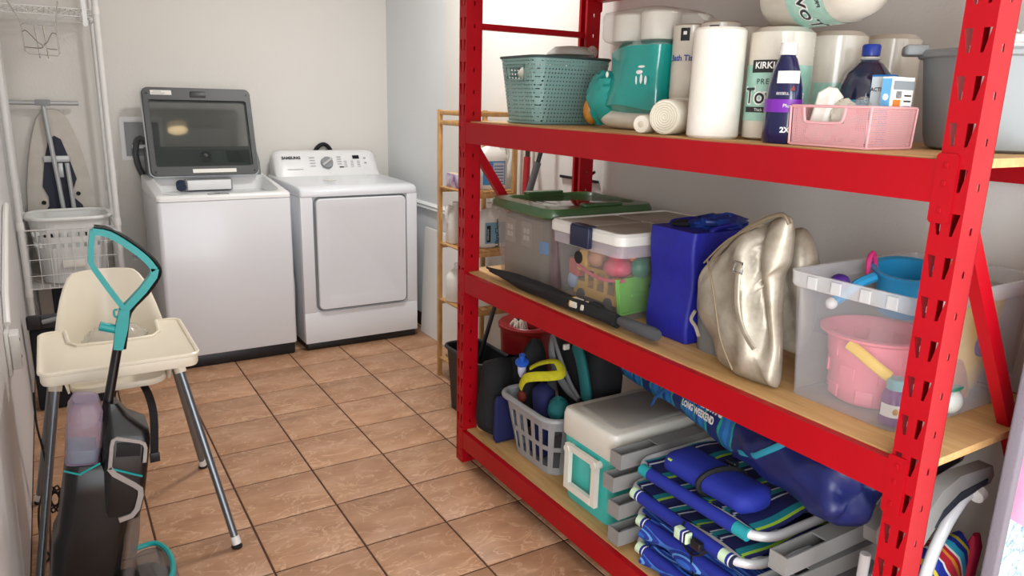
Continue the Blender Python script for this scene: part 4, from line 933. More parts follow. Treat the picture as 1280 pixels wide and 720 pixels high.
TAUPE = pm('taupe_card', '#8f8274', .7, var='#7d7064', vscale=8); PALE = pm('pale_card', '#d5cec2', .7)
t = thing('toy_house', 'taupe toy house with white window frames inside the green-lidded bin', 'toy', (.80, -1.66, MZ+.005))
ob('walls', MB().rbox(-.10, .13, -.135, .12, 0, .235, .004, .002), TAUPE, t)
for yv in (.075, -.04):
    k = MB(); k.box(-.104, -.1005, yv-.035, yv+.035, .13, .22); w_ = ob('window_frame', k, pm('taupe_light', '#a39788', .6), t)
    for a in (-1, 1):
        for b in (-1, 1): ob('pane', MB().box(-.1055, -.1042, yv+a*.011-.008, yv+a*.011+.008, .175+b*.013-.009, .175+b*.013+.009), PALE, w_)
inbox('blue_tag', 'bright blue card tag against the green-lidded bin wall', 'tag', (.689, -1.83, MZ+.13), .002, .05, .045, pm('tag_blue', '#2f8fd0', .5), 8)
inbox('pink_toy', 'mauve toy panel at the near end of the green-lidded bin', 'toy', (.82, -1.835, MZ+.005), .19, .035, .22, pm('mauve_plastic', '#8a5a68', .6))

# toy bin with white lid
WLID = pm('white_lid', '#e6e3dc', .35)
t = thing('toy_bin', 'clear toy bin with white lid and navy latch', 'storage bin', (.905, -2.115, MZ))
cellbin(t, .505, .355, .235, .93, .90, .03, CLEARB, nu=24, zs=[0, .5, 1])
m = MB(); m.loft([rr(0, 0, .518, .368, .032, .205, 5), rr(0, 0, .522, .372, .032, .24, 5), rr(0, 0, .514, .364, .03, .24, 5), rr(0, 0, .51, .36, .03, .205, 5), rr(0, 0, .518, .368, .032, .205, 5)], False, False); ob('clear_collar', m, clearm('collar_clear', '#d8cfd6', .35, .2), t)
m = MB(); m.loft([rr(0, 0, .525, .375, .032, .2405, 5), rr(0, 0, .535, .385, .035, .244, 5), rr(0, 0, .535, .385, .035, .27, 5), rr(0, 0, .52, .37, .03, .279, 5), rr(0, 0, .50, .35, .028, .279, 5), rr(0, 0, .495, .345, .026, .274, 5)], True, True); ld = ob('lid', m, WLID, t, angle=30)
PANT = pm('lid_panel_taupe', '#a59d92', .4)
for sx in (-1, 1):
    for sy in (-1, 1): ob('lid_panel', MB().rbox(sx*.122-.114, sx*.122+.114, sy*.085-.078, sy*.085+.078, .2742, .2765, .012, .001), PANT, ld)
k = MB(); k.rbox(-.287, -.2685, -.058, .04, .215, .281, .004, .003); k.rbox(-.285, -.25, -.055, .037, .2815, .285, .003, .001); ob('latch', k, pm('navy_latch', '#1b2440', .4), t)
k = MB(); k.cyl((-.2495, .035, .17), (-.2515, .035, .17), .021, n=20); ob('wheel_cap', k, BLACK, t)
# the toys in it
YEL = pm('toy_yellow', '#d9a52a', .4); TRED = pm('toy_red', '#c2413a', .4); TPINK = pm('toy_pink', '#d8506c', .4); TGRN = pm('toy_green', '#6cc238', .4); TBLU = pm('toy_blue', '#3a78b8', .4); SKIN = pm('toy_skin', '#c98f6c', .5); TORG = pm('toy_orange', '#d9752f', .4); TTEAL = pm('toy_dkgreen', '#2f7f63', .4)
t = thing('toy_bus', 'yellow toy bus with open windows in the toy bin', 'toy', (.765, -2.095, MZ+.006), 90)
# side frame built as real pillars round open windows
m = MB(); m.box(-.11, .12, -.045, .045, .018, .05)
for x in (-.11, -.055, .0, .05): m.box(x, x+.012, -.045, -.038, .05, .11); m.box(x, x+.012, .038, .045, .05, .11)
m.box(-.11, .07, -.045, .045, .11, .122); m.prism([(.055, .05), (.12, .05), (.115, .065), (.07, .115), (.055, .115)], 1, -.045, -.04); m.box(.062, .12, -.045, .045, .05, .065); ob('body', m, YEL, t)
for x in (-.07, .075):
    for y in (-1, 1): k = MB(); k.cyl((x, y*.04, .02), (x, y*.052, .02), .02, n=16); ob('wheel', k, BLACK, t)
t = thing('toy_tray', 'lime green moulded toy tray at near corner of toy bin', 'toy', (.765, -2.245, MZ+.012), 0, None, (R(-10), 0, R(6)))
m = MB(); m.rbox(-.08, .09, -.006, 0, 0, .115, .01, .001); ob('panel', m, TGRN, t)
for z in (.0, .108): k = MB(); k.rbox(-.08, .09, -.016, -.0065, z, z+.007, .002, .001); ob('rib', k, TGRN, t)
for x in (-.08, .083): k = MB(); k.rbox(x, x+.007, -.016, -.0065, .0075, .1075, .002, .001); ob('rib', k, TGRN, t)
k = MB(); k.rbox(-.02, .05, -.014, -.0065, .05, .062, .003, .001); ob('rib', k, TGRN, t)
def toyball(nm, label, c, s, mat, seed, extra=None):
    t = thing(nm, label, 'toy', c); ob('body', crumple((0, 0, 0), s[0], s[1], s[2], seed, .10, 20, 12, 1.5), mat, t)
    if extra: k = MB(); k.sphere(*extra[0]); ob(extra[2], k, extra[1], t)
    return t
toyball('doll_head', 'doll head with yellow hair under the toy bin lid', (.73, -2.085, MZ+.165), (.034, .034, .032), SKIN, 3, (((.0, 0, .026), .03, .03, .014), YEL, 'hair'))
toyball('pink_teapot', 'pink toy teapot in the middle of the toy bin', (.735, -2.185, MZ+.150), (.045, .05, .034), TPINK, 5, (((-.01, 0, .04), .03, .03, .012), TPINK, 'lid'))
toyball('pink_ball', 'dark pink ball beneath the toy bin lid', (.80, -2.12, MZ+.175), (.03, .03, .028), TPINK, 8)
toyball('green_dinosaur', 'dark green toy creature near the toy bin corner', (.79, -2.235, MZ+.155), (.04, .03, .035), TTEAL, 9, (((-.02, .02, .03), .016, .014, .014), TORG, 'head'))
for i, (c, s, mt, lb) in enumerate([((.725, -1.985, .115), (.02, .028, .03), TRED, 'red toy block at the far end of toy bin'), ((.722, -2.03, .145), (.02, .02, .035), YEL, 'yellow toy block beside the red one in toy bin'), ((.78, -2.0, .17), (.03, .03, .03), TORG, 'orange toy block below the far lid corner'), ((.86, -2.20, .075), (.04, .03, .02), TBLU, 'flat blue toy block behind the green tray'), ((.93, -2.06, .09), (.05, .045, .055), TRED, 'large red toy block deep inside toy bin'), ((1.0, -2.18, .10), (.05, .04, .06), TBLU, 'large blue toy block deep inside toy bin'), ((.69, -2.135, .012), (.014, .02, .011), pm('toy_purple', '#77559a', .4), 'small purple toy piece by the bus wheel')]):
    m = MB(); m.rbox(-s[0], s[0], -s[1], s[1], -s[2], s[2], .008, .006); o = ob('toy_block', m, mt); o.location = (c[0], c[1], MZ+c[2]); o.rotation_euler = (0, .2*(i % 3), .4*i); tag(o, lb, 'toy block', 'blocks in the toy bin')
k = MB(); k.tube(spl([(.69, -2.03, MZ+.135), (.688, -2.1, MZ+.118), (.69, -2.18, MZ+.112), (.70, -2.26, MZ+.125)], 6), .006, 8); tag(ob('hoop', k, TPINK), 'thin pink toy hoop bent along the toy bin wall', 'toy')
k = MB(); k.sphere((.715, -1.975, MZ+.068), .018, .022, .03, 12, 8); tag(ob('toy_figure', k, pm('toy_lilac', '#8fa2c4', .4)), 'small pale blue toy figure above the bus', 'toy')

# long folded umbrella
UMB = pm('umbrella_cloth', '#101114', .7, var='#1a1b20', vscale=25, bump=.6, bscale=35)
t = thing('folded_umbrella', 'long black folded umbrella lying along the shelf edge', 'umbrella', (.6155, -1.55, MZ+.0325), 0)
k = MB(); L = []
for i in range(40):
    u = i/39; y = -.03-.76*u; r = .008+.014*min(1, u*4)-.001*u; L.append([(r*(1+.17*math.sin(4*q*2*math.pi/24+u*7)+.07*math.sin(7*q*2*math.pi/24+u*26))*math.cos(q*2*math.pi/24), y, r*(1+.17*math.sin(4*q*2*math.pi/24+u*7)+.07*math.sin(7*q*2*math.pi/24+u*26))*math.sin(q*2*math.pi/24)-.003) for q in range(24)])
k.loft(L); ob('canopy', k, UMB, t, angle=60)
k = MB(); k.cyl((0, 0, 0), (0, -.04, 0), .004, .007, 10); ob('tip', k, BLACK, t)
k = MB(); k.tube([(0, -.80, 0), (0, -.83, 0), (0, -.95, .0), (0, -.965, 0)], [.012, .018, .0195, .015], 16); ob('handle', k, pm('grey_foam', '#4b4d50', .75), t)
k = MB(); k.tube([(0, -.575, -.002), (0, -.61, -.002)], .0215, 18); ob('care_label', k, pm('label_white', '#d9d4c4', .6), t)
k = MB(); k.tube([(0, -.57, -.002), (0, -.5755, -.002)], .0218, 18); ob('label_edge', k, YEL, t)
k = MB(); k.tube([(0, -.632, -.002), (0, -.645, -.002)], .0215, 18); ob('closing_strap', k, pm('label_white', '#d9d4c4', .6), t)
k = MB(); k.sphere((.006, -.68, .016), .014, .04, .010, 10, 6); ob('canopy_fold', k, UMB, t)

# blue shopping bag
BLUEF = pm('blue_bag', '#1b1f96', .55, var='#161a80', vscale=30, bump=.7, bscale=45)
t = thing('shopping_bag', 'royal blue reusable shopping bag packed upright on middle shelf', 'bag', (.83, -2.455, MZ))
m = MB(); L = []
for j in range(9):
    v = j/8; L.append(rr(0, 0, .26+.012*math.sin(v*9), .17+.012*v, .012, .001+.318*v, 4))
m.loft(L, True, True); ob('bag_body', m, BLUEF, t, angle=30)
for s in (-1, 1): k = MB(); k.tube(spl([(-.06, s*.08, .315), (-.05, s*.080, .325), (.02, s*.07, .33), (.06, s*.06, .326), (.07, s*.075, .315)], 4), .007, 6); ob('handle', k, BLUEF, t)
m = crumple((.04, -.01, .325), .10, .06, .028, 66, .35); ob('contents', m, pm('blue_tarp', '#1c3f95', .4, var='#122a6b', vscale=20), t, angle=30)
k = MB(); k.sphere((-.06, .035, .325), .035, .03, .012, 10, 6); ob('dark_contents', k, RUBBER, t)

# grey woven basket
t = thing('woven_basket', 'grey woven-look plastic basket between blue bag and gold handbag', 'basket', (.785, -2.617, MZ))
cellbin(t, .185, .135, .195, .90, .90, .045, perf('grey_weave', '#7a7a76', 620, .45, .5), nu=28, zs=[0, .3, .6, .85])
m = MB(); m.loft([rr(0, 0, .180, .131, .045, .166, 5), rr(0, 0, .188, .137, .046, .196, 5), rr(0, 0, .182, .131, .044, .196, 5), rr(0, 0, .174, .125, .043, .166, 5), rr(0, 0, .180, .131, .045, .166, 5)], False, False); ob('rim', m, pm('grey_basket_rim', '#6f6f6b', .5), t)
tag(ob('grey_cloth', crumple((.785, -2.617, MZ+.13), .06, .04, .055, 71, .2), pm('grey_fabric', '#5d5d60', .9)), 'dark grey cloth stuffed into the grey woven basket', 'cloth')

# slouching gold handbag
def goldmat():
    k = NT('gold_leather'); co = k.coord(); f = k.noise(co, 14, 4, .6)
    k.l(k.ramp(f, [(.3, '#8d8473'), (.55, '#aca393'), (.8, '#c3bbac')]), k.b.inputs['Base Color']); k.b.inputs['Metallic'].default_value = .45; k.b.inputs['Roughness'].default_value = .4
    k.bump(k.noise(co, 160, 3), .25, .001); return k.m
GOLD = goldmat()
gp = [(-2.652, .975), (-2.662, 1.05), (-2.701, 1.108), (-2.793, 1.188), (-2.880, 1.238), (-2.905, 1.222), (-2.908, 1.143), (-2.898, 1.10), (-2.905, .965), (-2.918, .84), (-2.90, .828), (-2.845, .825), (-2.76, .828), (-2.735, .865), (-2.70, .905), (-2.66, .945)]
gp = [(p[0]+2.79, p[1]-MZ) for p in gp]; gp = [(q.x*1.05, q.y) for q in spl([(a, b, 0) for a, b in gp], 6, True)]
t = thing('handbag', 'slouching metallic gold handbag leaning on the clear toy bin', 'handbag', (.655, -2.763, MZ))
def handfold(m):
    o = []
    for v in m.v:
        a = v.y; b = v.z; yv = -.040-.20*max(0, .36-b); f = .042*math.exp(-((a-yv)/.020)**2)*min(1, max(0, (b-.06)/.08)) - .010*math.exp(-((a-yv-.042)/.022)**2) + .006*math.sin(70*a+35*b)*math.exp(-b/.10) + .004*math.sin(28*a-22*b) + .005*math.sin(120*a+60*b)*math.exp(-((b-.40+1.05*(a+.03))/.05)**2)
        o.append(Vector((v.x + (f if v.x < 0 else f*.3), v.y, v.z)))
    m.v = o; return m
m = handfold(pillow(gp, (0, 0, 0), (0, 1, 0), (0, 0, 1), (-1, 0, 0), .046, 22, .0, 5, 25, .7)); ob('bag_body', m, GOLD, t, angle=70)
def gx(y, z, e=0): return (-.060-e, y, z)
k = MB(); k.tube(spl([gx(-.035, .295), gx(-.035, .255, .004), gx(-.045, .19, .006), gx(-.07, .14, .006), gx(-.105, .105, .004)], 5), .0075, 8, flat=.6); hd = ob('strap_handle', k, GOLD, t)
k = MB(); k.tube([gx(-.022, .275, .006), gx(-.048, .275, .006), gx(-.048, .30, .006), gx(-.022, .30, .006)], .003, 6, True); ob('ring', k, CHROME, hd)
k = MB(); k.tube(spl([gx(.09, .28, -.02), gx(.055, .25, -.0), gx(.03, .19, .004), gx(-.0, .10, .004), gx(-.04, .03, -.004)], 6), .0025, 6); k.tube(spl([gx(.10, .27, -.02), gx(.02, .345, -.014), gx(-.07, .395, -.02)], 6), .0022, 6); ob('seam', k, pm('gold_stitch', '#8d7f66', .5, .4), t)
k = MB(); k.tube(spl([gx(.125, .135, -.03), gx(.135, .11, -.028), gx(.115, .095, -.026), gx(.095, .075, -.02)], 4), .005, 6); ob('side_tab', k, GOLD, t)
k = MB(); k.tube(spl([(-.006, .115, .25), (-.008, .085, .295), (-.008, .0, .372), (-.008, -.09, .418), (-.006, -.118, .40)], 6), .006, 8); ob('zip_edge', k, pm('gold_edge', '#968a72', .4, .5), t)
# rear fold of the same bag
g2 = [(-2.79, 1.06), (-2.795, 1.15), (-2.815, 1.185), (-2.86, 1.195), (-2.895, 1.14), (-2.905, 1.08), (-2.905, .90), (-2.82, .90)]
g2 = [(p[0]+2.79, p[1]-MZ) for p in g2]; g2 = [(q.x, q.y) for q in spl([(a, b, 0) for a, b in g2], 3, True)]
m = handfold(pillow(g2, (.115, 0, 0), (0, 1, 0), (0, 0, 1), (-1, 0, 0), .045, 8, .005, 9, 25, .8)); ob('rear_fold', m, GOLD, t, angle=70)

# clear open bin with beach toys
t = thing('beach_toy_bin', 'open clear bin of beach toys behind the near post', 'storage bin', (.90, -3.052, MZ))
CLR2 = clearm('frosted_bin', '#dcdde0', .09, .25)
cellbin(t, .49, .31, .297, .93, .90, .025, CLR2, nu=24, zs=[0, .5, 1])
m = MB(); m.loft([rr(0, 0, .492, .312, .026, .262, 5), rr(0, 0, .50, .32, .028, .268, 5), rr(0, 0, .502, .322, .028, .292, 5), rr(0, 0, .504, .324, .028, .298, 5), rr(0, 0, .488, .308, .025, .298, 5)], False, False); cl = ob('rim', m, clearm('frosted_rim', '#eceded', .45, .25), t)
for yv in (.09, .03, -.04, -.10): k = MB(); k.rbox(-.257, -.2515, yv-.012, yv+.012, .266, .293, .002, .001); ob('clip', k, MATS['frosted_rim'], cl)
PKB = pm('pink_bucket', '#ef7f90', .4, var='#e97487'); SKY = pm('sky_blue_toy', '#2fa0d8', .35); BYEL = pm('beach_yellow', '#f2c62e', .4); BORG = pm('beach_orange', '#f08a2a', .4)
t = thing('sand_bucket', 'pink castle sand bucket with a yellow handle', 'bucket', (.80, -3.037, MZ+.006))
k = MB(); k.lathe([(.078, 0), (.084, .01), (.088, .045), (.092, .047), (.096, .10), (.10, .102), (.105, .15), (.108, .152), (.122, .158), (.124, .164), (.112, .166), (.104, .158), (.09, .03), (.02, .02)], 40); ob('body', k, PKB, t)
for i in range(14):
    a = 2*math.pi*i/14
    for j, z in enumerate((.025, .075, .125)):
        if (i+j) % 2: continue
        k = MB(); k.rbox(-.003, .0015, -.019, .019, -.015, .015, .004, .001); M_ = Matrix.Rotation(a, 4, 'Z') @ Matrix.Translation((.086+.10*z+.002, 0, z)); k.v = [M_ @ v for v in k.v]; ob('brick_relief', k, PKB, t)
k = MB(); k.tube(spl([(-.098, -.10, .10), (-.112, -.075, .118), (-.118, -.04, .138), (-.119, -.01, .15)], 5), .0125, 8, flat=.6); ob('handle', k, BYEL, t)
t = thing('blue_bucket', 'sky blue sand bucket lying behind the pink one', 'bucket', (.945, -3.0, MZ+.188), 0, None, (R(6), R(-8), 0))
k = MB(); k.lathe([(.055, 0), (.058, .01), (.068, .10), (.080, .103), (.082, .11), (.068, .108), (.06, .02), (.02, .015)], 32); ob('body', k, SKY, t)
k = MB(); k.tube(spl([(-.085, .03, .10), (-.13, .04, .09), (-.17, .045, .07), (-.2, .05, .06)], 4), [.012]*13, 8); sp_ = ob('spout', k, SKY, t); k = MB(); k.sphere((-.205, .05, .057), .014, .014, .014, 10, 6); ob('spout_cap', k, WHITEP, sp_)
t = thing('bubble_bottle', 'small purple bubble bottle with a teal cap', 'bottle', (.708, -3.152, MZ+.006))
k = MB(); k.lathe([(.024, 0), (.026, .005), (.026, .06), (.021, .073), (.018, .077)], 22); ob('bottle', k, clearm('purple_liquid', '#8a4f9e', .6, .1), t)
k = MB(); k.lathe([(.0195, .0775), (.0205, .098), (.018, .101)], 20); ob('cap', k, pm('pale_teal_cap', '#8fc7cc', .4), t)
ob('label', patch(wrap(0, 0, .0265, 215, .034), -.03, .03, -.014, .014, 10, 2), PAPER, t); k = MB(); k.sphere((*wrap(0, 0, .0265, 222, .034)(0, 0),), .006, .006, .007, 8, 5); ob('print_mark', k, YEL, t)
t = thing('yellow_mould', 'big yellow sand mould behind the near post', 'toy', (1.045, -3.11, MZ+.006), 20)
k = MB(); k.lathe([(.035, 0), (.05, .02), (.075, .12), (.083, .20), (.086, .24), (.078, .24), (.06, .1), (.02, .03)], 28, sy=.75); ob('body', k, BYEL, t)
k = MB(); k.sphere((-.055, -.04, .14), .014, .03, .035, 12, 8); ob('sticker', k, pm('violet_sticker', '#5a4f9e', .5), t)
t = thing('orange_scoop', 'orange beach scoop standing in the rear corner', 'toy', (1.065, -3.05, MZ+.2), 0, None, (R(-20), R(12), 0))
k = MB(); k.lathe([(.028, -.08), (.033, 0), (.05, .07), (.054, .10), (.049, .10), (.03, .01)], 24, sy=.6); ob('cup', k, BORG, t)
t = thing('orange_spade', 'orange toy spade lying low in the beach bin', 'toy', (.95, -3.165, MZ+.012), 0, None, (R(75), 0, R(10)))
k = MB(); k.rbox(-.055, .055, .0, .09, -.006, .006, .012, .004); ob('blade', k, BORG, t); k = MB(); k.cyl((0, .09, 0), (0, .17, 0), .009, n=10); ob('shaft', k, BORG, t)
toyball('ball', 'yellow and white toy ball near the bubble bottle', (.775, -3.165, MZ+.034), (.024, .02, .024), pm('pale_yellow_toy', '#e9dd6a', .4), 31, (((-.006, -.004, .018), .02, .017, .01), WHITEP, 'cap'))
toyball('shell_mould', 'white and green shell mould at bottom of beach bin', (.875, -3.185, MZ+.035), (.03, .022, .028), pm('pale_grey_toy', '#c9ccc6', .5), 33, (((.0, 0, .03), .035, .014, .006), TTEAL, 'fin'))
toyball('goggles', 'black swim goggles strap lying over the blue bucket', (1.02, -3.10, MZ+.275), (.05, .035, .016), RUBBER, 35)
k = MB(); k.tube(spl([(.86, -2.955, MZ+.275), (.865, -2.95, MZ+.31), (.885, -2.945, MZ+.325), (.90, -2.945, MZ+.30), (.895, -2.95, MZ+.275)], 5), .006, 8); tag(ob('skipping_rope', k, pm('hot_pink', '#d8357e', .5)), 'hot pink rope loop rising from the beach bin', 'rope')
k = MB(); k.sphere((.77, -2.945, MZ+.265), .026, .022, .02, 12, 8); tag(ob('purple_toy', k, pm('deep_purple', '#4b2a8a', .45)), 'deep purple toy cap peeking over the beach bin wall', 'toy')
# ------------------------------------------------------------------ bottom shelf
BLKF = pm('black_cloth', '#0e0f12', .85, var='#17181d', vscale=12, bump=.6, bscale=25); NAVF = pm('navy_cloth', '#131a52', .8, var='#0e1440', vscale=12, bump=.4, bscale=30)
GBSK = pm('grey_basket', '#9b9da0', .4, var='#929497')
t = thing('duffel_bag', 'slumped black duffel bag beside the far post', 'bag', (.735, -1.555, BZ))
m = softbox(.27, .125, .33, .05, .018, 81, fr=22, taper=.85); ob('bag_body', m, BLKF, t, angle=60)
m = softbox(.10, .022, .20, .01, .004, 82, fr=20); m.v = [v+Vector((-.07, -.078, .002)) for v in m.v]; ob('side_pocket', m, NAVF, t, angle=60)
# grey laundry basket with slotted walls
t = laundry_basket('laundry_basket', 'grey slotted laundry basket beside the teal cooler', (.805, -1.835, BZ), 0, .365, .355, .235, GBSK, 24, .02, .80, ((.12, .42), (.50, .80)))
# what is piled in it
tag(ob('jacket', crumple((.74, -1.712, .44), .06, .038, .15, 91, .2), BLKF, angle=60), 'black jacket bundled at far side of the grey basket', 'jacket')
t = thing('backpack', 'black and grey backpack with teal side standing in the grey basket', 'backpack', (.89, -1.865, BZ+.012))
m = softbox(.11, .19, .475, .05, .010, 95, fr=16, taper=1.6); ob('bag_body', m, BLKF, t, angle=60)
PADG = pm('pad_grey', '#6a6d70', .7, bump=.4, bscale=200); TEALC = pm('teal_cloth', '#0f5f62', .8, bump=.4, bscale=60)
k = MB(); k.tube(spl([(-.112, .085, .46), (-.122, .075, .40), (-.122, .03, .33), (-.118, -.03, .285), (-.112, -.09, .265)], 6), [.012+.008*math.sin(q/24*math.pi) for q in range(25)], 10, flat=.6); ob('shoulder_pad', k, PADG, t)
k = MB(); k.tube(spl([(-.112, .085, .465), (-.122, .045, .43), (-.122, .0, .37), (-.118, -.05, .31), (-.112, -.095, .27)], 6), [.013]*25, 10, flat=.6); ob('shoulder_pad', k, PADG, t)
k = MB(); k.tube(spl([(-.10, -.05, .46), (-.112, -.095, .42), (-.112, -.12, .36), (-.10, -.125, .28)], 6), [.034]*19, 12, flat=.5); ob('teal_panel', k, TEALC, t)
k = MB(); k.rbox(-.013, .013, -.006, .006, -.011, .011, .004, .003); k.v = [v+Vector((-.125, -.02, .45)) for v in k.v]; ob('buckle', k, pm('pale_buckle', '#c9c6bd', .4), t)
tag(ob('teal_pouch', crumple((.70, -1.945, .40), .04, .04, .045, 97, .2), TEALC, angle=60), 'small teal cloth pouch tucked by the cooler corner', 'pouch')
t = thing('swim_bag', 'black drawstring bag with a bright yellow hem in grey basket', 'bag', (.706, -1.835, BZ+.012))
m = softbox(.07, .085, .30, .03, .008, 99, fr=18, taper=.95); ob('bag_body', m, NAVF, t, angle=60)
k = MB(); P = spl([(-.055, .075, .27), (-.06, .04, .315), (-.045, .0, .335), (-.0, -.045, .345), (.035, -.06, .355), (.04, -.02, .385), (.0, .02, .375), (-.03, .05, .35)], 6); 
k.tube(P, .018, 8, flat=.3); ob('yellow_hem', k, pm('yellow_hem', '#c9c21a', .8, var='#a8a112', vscale=60, bump=.6, bscale=90), t, angle=60)
t = thing('hand_pump', 'small white hand pump with a blue knob in grey basket', 'pump', (.675, -1.73, .46), 0, None, (R(14), R(-10), 0))
k = MB(); k.lathe([(.010, 0), (.016, .02), (.017, .05), (.012, .058)], 16); ob('barrel', k, pm('lilac_white', '#c6c9e2', .4), t)
k = MB(); k.lathe([(.024, .0585), (.026, .064), (.026, .070), (.018, .073)], 20); ob('dial', k, pm('blue_knob', '#2a62c9', .35), t); k = MB(); k.cyl((0, 0, .0735), (0, 0, .1), .008, .012, 12); ob('knob', k, pm('blue_knob', '#2a62c9', .35), t)
tag(ob('red_cloth', crumple((.685, -1.72, .372), .018, .02, .022, 103, .2), pm('rust_red', '#7a2a1c', .8), angle=60), 'scrap of rust red cloth at rim of the grey basket', 'cloth')

# cooler
CTEAL = pm('cooler_teal', '#45c4bd', .35, var='#3fb9b2'); CWHITE = pm('cooler_white', '#e4e1d6', .4, var='#d9d5c8', vscale=5); CGREY = pm('cooler_grey', '#a9a69e', .5)
t = thing('cooler', 'teal picnic cooler with white lid and white handle', 'cooler', (.805, -2.2125, BZ))
m = MB(); m.loft([rr(0, 0, .335, .245, .03, .001, 5), rr(0, 0, .34, .25, .03, .008, 5), rr(0, 0, .358, .275, .03, .235, 5)]); ob('body', m, CTEAL, t)
m = MB(); m.loft([rr(0, 0, .362, .28, .03, .2355, 5), rr(0, 0, .372, .288, .032, .242, 5), rr(0, 0, .372, .288, .032, .31, 5), rr(0, 0, .362, .278, .03, .326, 5), rr(0, 0, .35, .266, .028, .33, 5)]); ld = ob('lid', m, CWHITE, t)
k = MB(); k.loft([rr(.01, 0, .30, .215, .02, .3305, 5), rr(.01, 0, .292, .207, .02, .334, 5)]); ob('lid_panel', k, CGREY, ld)
k = MB(); HP = [(-.186, .075, .222), (-.205, .070, .215), (-.212, .065, .10), (-.206, -.062, .085), (-.206, -.062, .205), (-.19, -.066, .215)]
def frame2(y0, y1, z0, z1, w): 
    k = MB(); k.box(-.205, -.189, y0, y0+w, z0, z1); k.box(-.205, -.189, y1-w, y1, z0, z1); k.box(-.206, -.190, y0+w, y1-w, z0, z0+w); k.box(-.205, -.189, y0+w, y1-w, z1-w*.8, z1); return k
k = frame2(-.085, .085, .06, .222, .024); hd = ob('handle', k, CWHITE, t)
for y in (-.073, .073): k = MB(); k.cyl((-.178, y, .205), (-.2095, y, .205), .013, n=14); ob('pivot', k, CWHITE, hd)

# stack of folded beach chairs
TUBE = pm('white_tube', '#dfe0e2', .25, .15); ARMG = pm('arm_grey', '#8f8e8c', .45, var='#868583'); BLUEP = pm('royal_pad', '#1a2a94', .75, bump=.3, bscale=200)
STR1 = stripes('navy_stripe', 1, .16, [(0, '#141c58'), (.18, '#d9dce6'), (.22, '#141c58'), (.3, '#178a94'), (.42, '#dfe3e8'), (.45, '#141c58'), (.6, '#2b2f6e'), (.7, '#a9d63a'), (.76, '#178a94'), (.88, '#141c58')])
STR2 = stripes('blue_mesh', 0, .05, [(0, '#16308a'), (.3, '#2456b0'), (.5, '#16308a'), (.62, '#5b8fd0'), (.7, '#16308a'), (.85, '#3a6cc0')], wob=.03)
STR3 = stripes('cuff_stripe', 1, .045, [(0, '#cfe9c4'), (.5, '#cfe9c4'), (.55, '#101a44'), (.7, '#e9ecef'), (.8, '#1a2a94')])
TEALCF = pm('teal_cuff', '#1f9aa4', .7)
CH = [(.190, 'bottom', STR2), (.272, 'second', STR2), (.354, 'third', STR1), (.436, 'top', STR1)]
chair_labels = ['lowest folded beach chair of the stack beside the cooler', 'folded beach chair second from the bottom of the stack', 'folded beach chair just below the topmost of the stack', 'topmost folded beach chair carrying a royal blue pillow']
